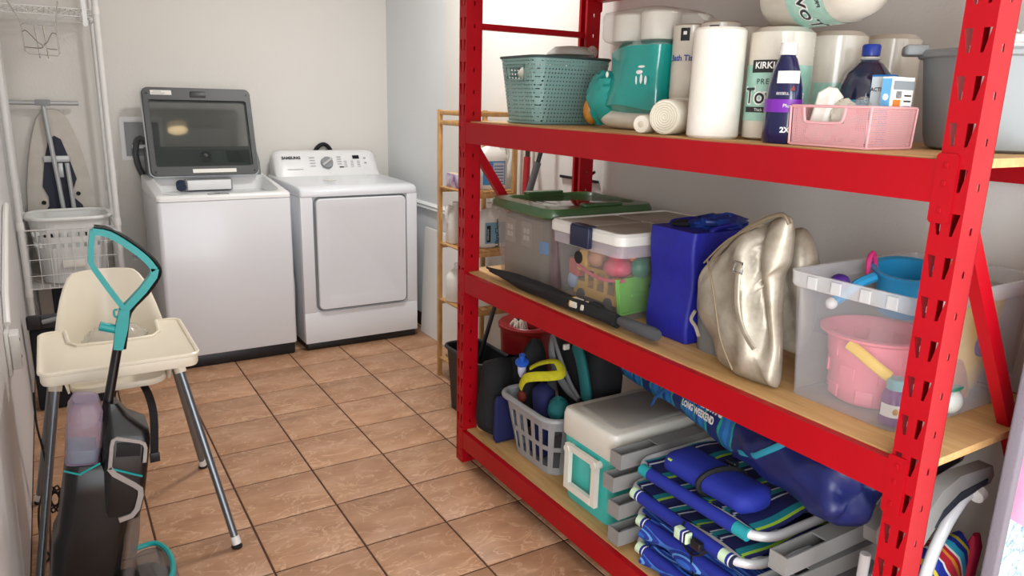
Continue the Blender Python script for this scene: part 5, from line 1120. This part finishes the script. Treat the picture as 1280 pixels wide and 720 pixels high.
for ci, (z, nm, fab) in enumerate(CH):
    dx = (.0, .012, -.006, .008)[ci]; dy = (-.02, .0, .012, .0)[ci]
    t = thing('beach_chair', chair_labels[ci], 'beach chair', (.865+dx, -2.69+dy, z), (0, 1.5, -1, .5)[ci], 'folded beach chairs on the bottom shelf')
    k = MB(); k.tube(rr(0, 0, .51, .475, .075, 0, 6), .0125, 10, True); k.tube([(p[0]+.03, p[1], -.026) for p in rr(0, 0, .42, .42, .07, 0, 6)], .010, 8, True); ob('frame', k, TUBE, t)
    k = MB(); k.tube([(-.255, -.155, 0), (-.255, .0, 0), (-.255, .165, 0)], .0185, 12); ob('sleeve', k, BLUEP, t)
    for y0, y1 in ((-.197, -.156), (.166, .20)): k = MB(); k.tube([(-.255 if y0 > -.16 else -.2545, y0, 0), (-.255, y1, 0)], .0178, 12); ob('cuff', k, TEALCF if ci == 3 else STR3, t)
    m = MB(); m.grid(lambda u, v: (-.235+.47*u, -.215+.43*v, .010+.006*math.sin(u*11+ci)+.008*math.sin(v*7+u*3)), 18, 14); m.grid(lambda u, v: (-.235+.47*u, -.215+.43*v, .004+.006*math.sin(u*11+ci)+.008*math.sin(v*7+u*3)), 18, 14); ob('fabric', m, fab, t, angle=70)
    if ci < 2:
        m = MB(); m.grid(lambda u, v: (-.235-.05*math.sin(v*math.pi*.8)-.012*math.sin(u*13+ci), -.20+.36*u, .02-.055*v), 22, 8); m.grid(lambda u, v: (-.23-.05*math.sin(v*math.pi*.8)-.012*math.sin(u*13+ci), -.20+.36*u, .017-.055*v), 22, 8); ob('fabric_fold', m, fab, t, angle=70)
    for sy in (-1, 1):
        k = MB(); y = .275 if sy > 0 else -.318; x0, x1, w_, h_, th = -.295, .12, .025, .048, .004
        k.box(x0, x1, y-w_, y-w_+th, -.018, h_-.018); k.box(x0, x1, y+w_-th, y+w_, -.018, h_-.018); k.box(x0, x1, y-w_+th, y+w_-th, -.018, -.018+th); k.box(x0, x0+th, y-w_+th, y+w_-th, -.0135, h_-.018); k.box(x0+.15, x1, y-w_+th, y+w_-th, h_-.018-th, h_-.018); arm = ob('armrest', k, ARMG, t)
        k = MB(); k.tube(spl([(x0+.03, y, .004), (x0+.06, y, .008), (x0+.12, y, .006)], 3), .008, 8); ob('hinge_bar', k, GREYP, arm)
    if ci in (1, 2):
        k = MB(); P = spl([(-.262, -.02, .022), (-.276, -.03, .0), (-.282, -.05, -.03), (-.275, -.075, -.045), (-.268, -.10, -.03), (-.262, -.12, .0)], 5); k.tube(P, .010, 6, flat=.3); st = ob('strap', k, RUBBER, t)
    if ci == 2:
        k = MB(); k.rbox(-.30, -.276, -.07, -.02, -.012, .02, .005, .004); ob('strap_clip', k, STR3, st); k = MB(); k.rbox(-.297, -.278, -.115, -.08, -.01, .014, .004, .003); ob('buckle', k, BLACK, st)
    if ci == 3:
        m = MB(); L = []
        for i in range(15):
            u = i/14; s = math.sin(min(1, min(u, 1-u)*12+.12)*math.pi/2)**.35; s = max(s, .15)
            L.append([(-.175+.066*s*math.copysign(abs(math.cos(q*2*math.pi/16))**.75, math.cos(q*2*math.pi/16)), -.165+.315*u, .047+.033*s*math.copysign(abs(math.sin(q*2*math.pi/16))**.75, math.sin(q*2*math.pi/16))) for q in range(16)])
        m.loft(L); pl = ob('pillow', m, BLUEP, t, angle=70)
        k = MB(); k.tube([(-.175+.072*math.cos(a), -.03-.02*math.cos(a), .047+.039*math.sin(a)) for a in [j*2*math.pi/20 for j in range(20)]], .008, 6, True, flat=1.0); ob('pillow_strap', k, RUBBER, pl)
        k = MB(); k.rbox(-.135, -.115, -.035, .0, .08, .092, .004, .003); ob('buckle', k, BLACK, pl)
        k = MB(); k.box(-.237, -.232, .105, .118, .052, .068); ob('tag', k, pm('lime_tag', '#b9d94a', .7), pl)
# long printed carry bag lying over cooler and chairs
PRT = stripes('wave_print', 2, .21, [(0, '#12246a'), (.16, '#12246a'), (.22, '#1f9a86'), (.27, '#1a5fa6'), (.36, '#2277bd'), (.48, '#1a5fa6'), (.56, '#1f9a86'), (.60, '#153a8a'), (.68, '#2277bd'), (.80, '#1a5fa6'), (.88, '#2aa88a'), (.93, '#12246a')], .7, wob=.05)
A, D = Vector((.955, -2.03, .56)), Vector((.695, -3.13, .64)); ax = (D-A).normalized()
t = thing('beach_umbrella_bag', 'long navy and teal printed carry bag lying across the beach chairs', 'carry bag', A); qz = Vector((0, 0, 1)).rotation_difference(ax); t.rotation_mode = 'QUATERNION'; t.rotation_quaternion = qz
LN = (D-A).length
def bagr(s): return .050+.032*min(1, max(0, (s-.35)/.5))
def bagloop(s, extra=0): return [((bagr(s)+extra)*(1+.05*math.sin(3*a+s*14)+.035*math.sin(7*a-s*30))*math.cos(a), (bagr(s)+extra)*(1+.05*math.sin(3*a+s*14)+.035*math.sin(7*a-s*30))*math.sin(a), s) for a in [q*2*math.pi/32 for q in range(32)]]
S = [i*.02 for i in range(38)]
m = MB(); m.loft([[(p[0]*.55, p[1]*.55, p[2]) for p in bagloop(0)]]+[bagloop(s) for s in S]); ob('printed_sleeve', m, PRT, t, angle=70)
m = MB(); S2 = [.741+.02*i for i in range(int((LN-.741)/.02))]; L = [[(p[0]*(1+.05*math.sin(5*q*math.pi/16+s*38)+.03*math.sin(9*q*math.pi/16-s*60)), p[1]*(1+.05*math.sin(5*q*math.pi/16+s*38)), p[2]+.012*math.sin(4*q*math.pi/16+1)*max(0, (s-1.0)/.1)) for q, p in enumerate(bagloop(s, .004))] for s in S2]; L += [[(p[0]*.88, p[1]*.8, p[2]+.012) for p in L[-1]], [(p[0]*.7, p[1]*.45, p[2]+.02) for p in L[-1]], [(p[0]*.4, p[1]*.1, p[2]+.012) for p in L[-1]]]; m.loft(L); ob('navy_end', m, pm('navy_nylon', '#14205f', .45, var='#0f184a', vscale=8, bump=.5, bscale=14), t, angle=70)
# which way does the camera look at the bag, in its own frame
loc = qz.inverted() @ (Vector((-.7773, -3.9857, 1.4794))-(A+D)/2).normalized(); a0 = math.degrees(math.atan2(loc.y, loc.x))
def bagp(da, s0, flip=1): return lambda x, y: ((bagr(s0+x)*1.075+.001)*math.cos(R(a0+da)+flip*y/.06), (bagr(s0+x)*1.075+.001)*math.sin(R(a0+da)+flip*y/.06), s0+x)
_up = qz.inverted() @ Vector((0, 0, 1)); _tan = Vector((-math.sin(R(a0)), math.cos(R(a0)), 0)); FL = 1 if _tan.dot(_up) > 0 else -1
text('lettering', 'Ocean', .06, WHT, t, bagp(FL*12, .41, FL), bold=.001); text('lettering', 'Pacific', .06, WHT, t, bagp(FL*12, .60, FL), bold=.001); text('lettering', 'LONG WEEKEND', .024, WHT, t, bagp(-FL*22, .55, FL), bold=.0012)
ob('mesh_window', patch(bagp(-FL*5, .16, FL), -.055, .06, -.022, .03, 8, 6), pm('grey_mesh', '#3c4663', .8, var='#57617d', vscale=40), t)
k = MB(); k.tube([Vector(bagp(FL*40, .35, FL)(0, 0)), Vector(bagp(FL*10, .36, FL)(0, 0))*1.0, Vector(bagp(-FL*25, .33, FL)(0, 0))+(qz.inverted() @ Vector((-.03, 0, -.015))), Vector(bagp(-FL*50, .30, FL)(0, 0))+(qz.inverted() @ Vector((-.03, 0, -.03)))], .009, 6, flat=.35); ob('carry_strap', k, pm('blue_webbing', '#17508a', .8), t)
k = MB(); k.tube([Vector(bagp(-FL*55, .70, FL)(0, 0))*1.06, Vector(bagp(-FL*30, .77, FL)(0, 0))*1.12, Vector(bagp(FL*0, .83, FL)(0, 0))*1.12, Vector(bagp(FL*35, .87, FL)(0, 0))*1.11], .008, 6, flat=.35); ob('tie_strip', k, pm('teal_tape', '#1c7f96', .8), t)

# folded striped chair with grey arms standing at the near end
t = thing('striped_chair', 'folded beach chair with grey arms and bright striped fabric', 'beach chair', (.85, -3.178, BZ))
def armo(P, y0, y1): k = MB(); k.prism([(p[0]-.85, p[1]-BZ) for p in P], 1, y0, y1); return k
oa = [(.655, .56), (.70, .60), (.735, .645), (.785, .69), (.85, .708), (.985, .70), (1.0, .672), (.99, .655), (.86, .64), (.79, .61), (.74, .565), (.70, .53), (.66, .525)]
ia = [(.79, .622), (.84, .65), (.985, .668), (.985, .662), (.86, .645)]
for y in (-.068, .045):
    off = .10 if y > 0 else 0
    a_ = ob('armrest', armo([(p[0]+off, p[1]-.02*(off > 0)) for p in oa], y, y+.032), ARMG, t, angle=35)
    ob('arm_inset', armo([(.775+off, .605-.02*(off > 0)), (.80+off, .64-.02*(off > 0)), (.86+off, .667-.02*(off > 0)), (.97+off, .672-.02*(off > 0)), (.97+off, .66-.02*(off > 0)), (.86+off, .645-.02*(off > 0)), (.80+off, .62-.02*(off > 0))], y-.003, y-.0005), pm('arm_dark', '#2a2e38', .6), a_)
k = MB(); k.tube(spl([(.09, -.05, .49), (.05, -.052, .47), (-.0, -.055, .43), (-.04, -.056, .36), (-.06, -.056, .25), (-.065, -.056, .02)], 5), .013, 10); ob('front_tube', k, TUBE, t)
k = MB(); k.tube([(-.16, .03, .015), (-.15, .03, .36)], .012, 10); k.tube([(-.185, -.02, .015), (-.18, -.02, .34)], .012, 10); ob('leg', k, TUBE, t)
k = MB(); k.cyl((-.06, -.01, .44), (.20, .0, .50), .013, n=10); ob('cross_tube', k, TUBE, t)
k = MB(); k.cyl((.085, -.066, .487), (.105, -.066, .493), .018, n=12); ob('joint_ring', k, WHITEP, t)
STRM = stripes('bright_stripe', 0, .11, [(0, '#1a2f9e'), (.22, '#f0eee8'), (.27, '#c01c34'), (.45, '#e98a2a'), (.52, '#c01c34'), (.6, '#f0eee8'), (.65, '#2fa6c8'), (.8, '#1a2f9e'), (.92, '#d8c52a')], .8, wob=.06, rot=(0, R(35), 0))
m = softbox(.15, .05, .33, .02, .010, 131, fr=25); m.v = [v+Vector((.09, -.02, .02)) for v in m.v]; ob('fabric', m, STRM, t, angle=60)
m = softbox(.035, .02, .34, .008, .003, 133); m.v = [v+Vector((.175, -.045, .01)) for v in m.v]; ob('fabric_edge', m, pm('crimson_fabric', '#c41f45', .7), t, angle=60)
m = softbox(.05, .05, .30, .02, .01, 137, fr=25); m.v = [v+Vector((-.12, -.0, .02)) for v in m.v]; ob('side_fabric', m, STRM, t, angle=60)

# tall printed board leaning at the near end
def postermat():
    k = NT('poster_print'); co = k.coord(); sp = k.n('ShaderNodeSeparateXYZ'); k.l(co, sp.inputs[0])
    f1 = k.noise(co, 9, 4); pink = k.ramp(f1, [(.3, '#c9688f'), (.6, '#dd8aa8'), (.8, '#eab3c3')])
    x = k.n('ShaderNodeTexNoise'); x.inputs['Scale'].default_value = 22; x.inputs['Detail'].default_value = 6; x.inputs['Distortion'].default_value = .6; k.l(co, x.inputs['Vector'])
    br = k.ramp(x.outputs['Fac'], [(.44, '#b9d6ea'), (.49, '#5a7590'), (.52, '#a9cbe2'), (.7, '#cfe4f2')])
    ma = k.n('ShaderNodeMath', operation='MULTIPLY_ADD'); k.l(sp.outputs[0], ma.inputs[0]); ma.inputs[1].default_value = .55; k.l(sp.outputs[2], ma.inputs[2])
    gt = k.n('ShaderNodeMath', operation='GREATER_THAN'); k.l(ma.outputs[0], gt.inputs[0]); gt.inputs[1].default_value = .70
    k.l(k.mix(gt.outputs[0], br, pink), k.b.inputs['Base Color']); k.b.inputs['Roughness'].default_value = .3; return k.m
t = thing('poster_board', 'tall printed board with grey edge leaning at rack end', 'board', (.775, -3.365, 0))
ob('panel', MB().rbox(.022, .425, -.006, .012, .001, 1.24, .003, .002), postermat(), t)
ob('edge_frame', MB().rbox(0, .0215, -.012, .016, .001, 1.24, .006, .004), pm('grey_edge', '#77717a', .7, bump=.4, bscale=150), t); ob('edge_frame', MB().rbox(.4255, .447, -.012, .016, .001, 1.24, .006, .004), MATS['grey_edge'], t)
text('lettering', 'G', .09, WHT, t, lambda x, y: (.075+x, -.0068, .86+y), bold=.003)
# ------------------------------------------------------------------ bamboo shelf and what stands round it
t = thing('bamboo_shelf', 'narrow bamboo shelf standing against the right wall', 'shelf unit', (1.066, -.64, 0))
bx0, bx1, by0, by1 = -.142, .142, -.165, .165
for x in (bx0, bx1-.022):
    for y in (by0, by1-.022): ob('post', MB().rbox(x, x+.022, y, y+.022, 0.0005, 1.43, .003, .002), BAMBOO, t)
for z in (.105, .435, .742, 1.037):
    for x in (bx0+.0222, bx1-.0445): pass
    for y in (by0, by1-.018): ob('side_rail', MB().rbox(bx0+.0225, bx1-.0225, y+.002, y+.016, z-.025, z-.001, .002, .001), BAMBOO, t)
    for i in range(6):
        x = bx0+.004+i*.0465; ob('slat', MB().rbox(x, x+.036, by0+.0225 if i in (0, 5) else by0, by1-.0225 if i in (0, 5) else by1, z, z+.008, .002, .001), BAMBOO, t)
for z in (1.404, 1.355):
    for y in (by0+.002, by1-.018): ob('top_rail', MB().rbox(bx0+.0225, bx1-.0225, y, y+.016, z, z+.022, .002, .001), BAMBOO, t)
    for x in (bx0+.003, bx1-.019): ob('top_rail', MB().rbox(x, x+.016, by0+.0225, by1-.0225, z, z+.022, .002, .001), BAMBOO, t)
WJ = pm('white_jug', '#dedcd6', .4); LB = pm('jug_label_blue', '#7aa6bd', .5); LB2 = pm('bleach_label', '#3f86c0', .5)
def jug(name, label, c, rz, w, d, h, lab, words=None, cap=None):
    t = thing(name, label, 'jug', c, rz); m = MB()
    m.loft([rr(0, 0, w*.92, d*.92, d*.3, .001, 5), rr(0, 0, w, d, d*.32, .01, 5), rr(0, 0, w, d, d*.32, h*.62, 5), rr(0, 0, w*.9, d*.9, d*.3, h*.72, 5), rr(0, 0, w*.6, d*.65, d*.28, h*.82, 5), rr(0, 0, .04, .04, .0195, h*.88, 5), rr(0, 0, .036, .036, .0175, h*.93, 5)]); ob('jug_body', m, WJ, t)
    k = MB(); k.lathe([(.021, h*.932), (.021, h*.99), (.018, h)], 16); ob('cap', k, cap or WJ, t)
    k = MB(); k.tube(spl([(w*.26, 0, h*.86), (w*.46, 0, h*.88), (w*.56, 0, h*.75), (w*.54, 0, h*.6), (w*.49, 0, h*.5)], 4), .011, 8); ob('handle', k, WJ, t)
    if lab: ob('label', patch(lambda x, y: (x, -d/2-.0008, y), -w*.36, w*.36, h*.1, h*.58), lab, t)
    return t
t = jug('detergent_jug', 'white jug with blue label on the upper bamboo shelf', (1.115, -.695, 1.0455), -8, .165, .10, .245, LB2)
ob('label_print', patch(lambda x, y: (x, -.0515, y), -.005, .055, .03, .135), pm('label_pale', '#b9c6d4', .5), t)
for i in range(6): ob('label_print', patch(lambda x, y: (x, -.0522, y), .0, .05, .04+.015*i, .044+.015*i), pm('label_navy', '#24407a', .5), t)
t = jug('detergent_jug', 'white jug with sideways lettering on the middle bamboo shelf', (1.118, -.70, .7505), 0, .165, .10, .225, LB)
text('lettering', 'UltraClean', .033, INK, t, lambda x, y: (.012-y, -.0522, .075+x), bold=.0006); ob('black_band', patch(lambda x, y: (x, -.0518, y), -.05, -.027, .03, .115), LOGO, t)
text('lettering', 'KIRKLAND', .012, WHT, t, lambda x, y: (-.042-y, -.0526, .07+x))
t = jug('detergent_jug', 'plain white jug with its handle outward on the middle bamboo shelf', (1.0, -.545, .7505), 180, .10, .085, .215, None)
for i, (x, y, lb) in enumerate([(1.08, -.71, 'white jug on the lowest visible bamboo shelf near the mop'), (1.0, -.57, 'white jug at far side of the lower bamboo shelf')]): jug('detergent_jug', lb, (x, y, .4435), 30*i, .14, .09, .20, None)
t = thing('soap_carton', 'small purple patterned carton on the upper bamboo shelf', 'box', (.985, -.64, 1.0455)); ob('carton', MB().rbox(-.035, .035, -.11, .11, 0, .07, .002, .001), pm('purple_carton', '#7c5a86', .6, var='#d9cfe0', vscale=22, vamt=1.0), t); ob('top_panel', MB().box(-.033, .033, -.108, .108, .0705, .0712), pm('pale_carton_top', '#cfc0a4', .6), t)
m = MB(); m.rbox(-.075, .075, -.012, .012, 0, .05, .004, .002); o = ob('white_tray', m, WJ); o.location = (1.09, -.55, 1.0455); tag(o, 'low white tray behind the purple carton', 'tray')
# white panel leaning on the wall behind it
m = MB(); m.box(-.008, .008, -.26, .26, 0, .69); o = ob('leaning_panel', m, pm('white_board', '#e9e9e6', .5)); o.location = (1.186, .03, .0025); o.rotation_euler = (0, R(2.6), 0); tag(o, 'white board leaning on the wall beside the dryer', 'board')
# bins and mops
t = thing('waste_bin', 'black plastic waste bin on the floor beyond the rack', 'bin', (.87, -1.035, 0))
cellbin(t, .185, .37, .315, .86, .86, .05, pm('bin_black', '#17181b', .5), nu=24, zs=[0, .5, .9, 1]); k = MB(); k.tube(rr(0, 0, .192, .377, .052, .312, 6), .009, 8, True); ob('rim', k, pm('bin_black', '#17181b', .5), t)
t = thing('mop_bucket', 'red mop bucket with white mop strands behind the black bin', 'bucket', (1.098, -1.10, 0))
k = MB(); k.lathe([(.095, .001), (.10, .01), (.122, .42), (.13, .425), (.132, .44), (.126, .448), (.116, .44), (.10, .03), (.02, .02)], 32, sy=1.15); ob('body', k, pm('bucket_red', '#8a1018', .35), t)
k = MB(); k.lathe([(.124, .4485), (.12, .452), (.07, .435), (.06, .40)], 28, sy=1.15, cap0=False, cap1=False); ob('wringer', k, pm('bucket_red', '#8a1018', .35), t)
def mop(name, label, a, b, hm, r=.011, grip=None, head=None):
    t = thing(name, label, 'mop', a); d = Vector(b)-Vector(a); k = MB(); k.cyl((0, 0, 0), d, r, n=10); ob('pole', k, hm, t)
    if grip: u = d.normalized(); k = MB(); k.tube([d*grip[0], d*grip[1]], r*1.5, 12); ob('grip', k, grip[2], t)
    if head:
        rnd = random.Random(4); k = MB()
        for i in range(46):
            aa = rnd.uniform(0, 6.28); q = rnd.uniform(.015, .048); k.tube(spl([(0, 0, .05), (q*.6*math.cos(aa), q*.6*math.sin(aa), .075+rnd.uniform(0, .02)), (q*math.cos(aa), q*math.sin(aa), .04)], 3), .005, 5)
        ob('mop_strands', k, pm('mop_white', '#dcd6c6', .9), t)
    return t
BLKM = pm('black_pole', '#1d1e20', .4)
mop('mop', 'black-handled mop standing in the red bucket', (1.06, -1.09, .37), (1.19, -.925, 1.36), BLKM, .011, (.62, .86, pm('mop_red_grip', '#a01420', .4)), True)
mop('broom', 'grey-gripped broom leaning from the black bin to the wall', (.865, -.93, .02), (1.205, -1.085, 1.40), BLKM, .011, (.62, .86, pm('broom_grey_grip', '#5d6062', .5)))
mop('broom', 'bamboo broom stick leaning on wall by the bamboo shelf', (1.205, -.87, .003), (1.21, -.905, 1.42), BAMBOO, .009)
# black hook rail on the right wall
t = thing('hook_rail', 'black hook rail on wall just behind the rack post', 'hook rail', (XR, -1.27, 1.15)); ob('rail', MB().rbox(-.014, -.001, -.16, .12, -.006, .006, .003, .002), BLACK, t)
for y in (-.09, -.03): k = MB(); k.tube(spl([(-.014, y, 0), (-.035, y-.02, -.01), (-.04, y-.045, .02), (-.03, y-.075, .045)], 4), .006, 8); ob('hook', k, BLACK, t)
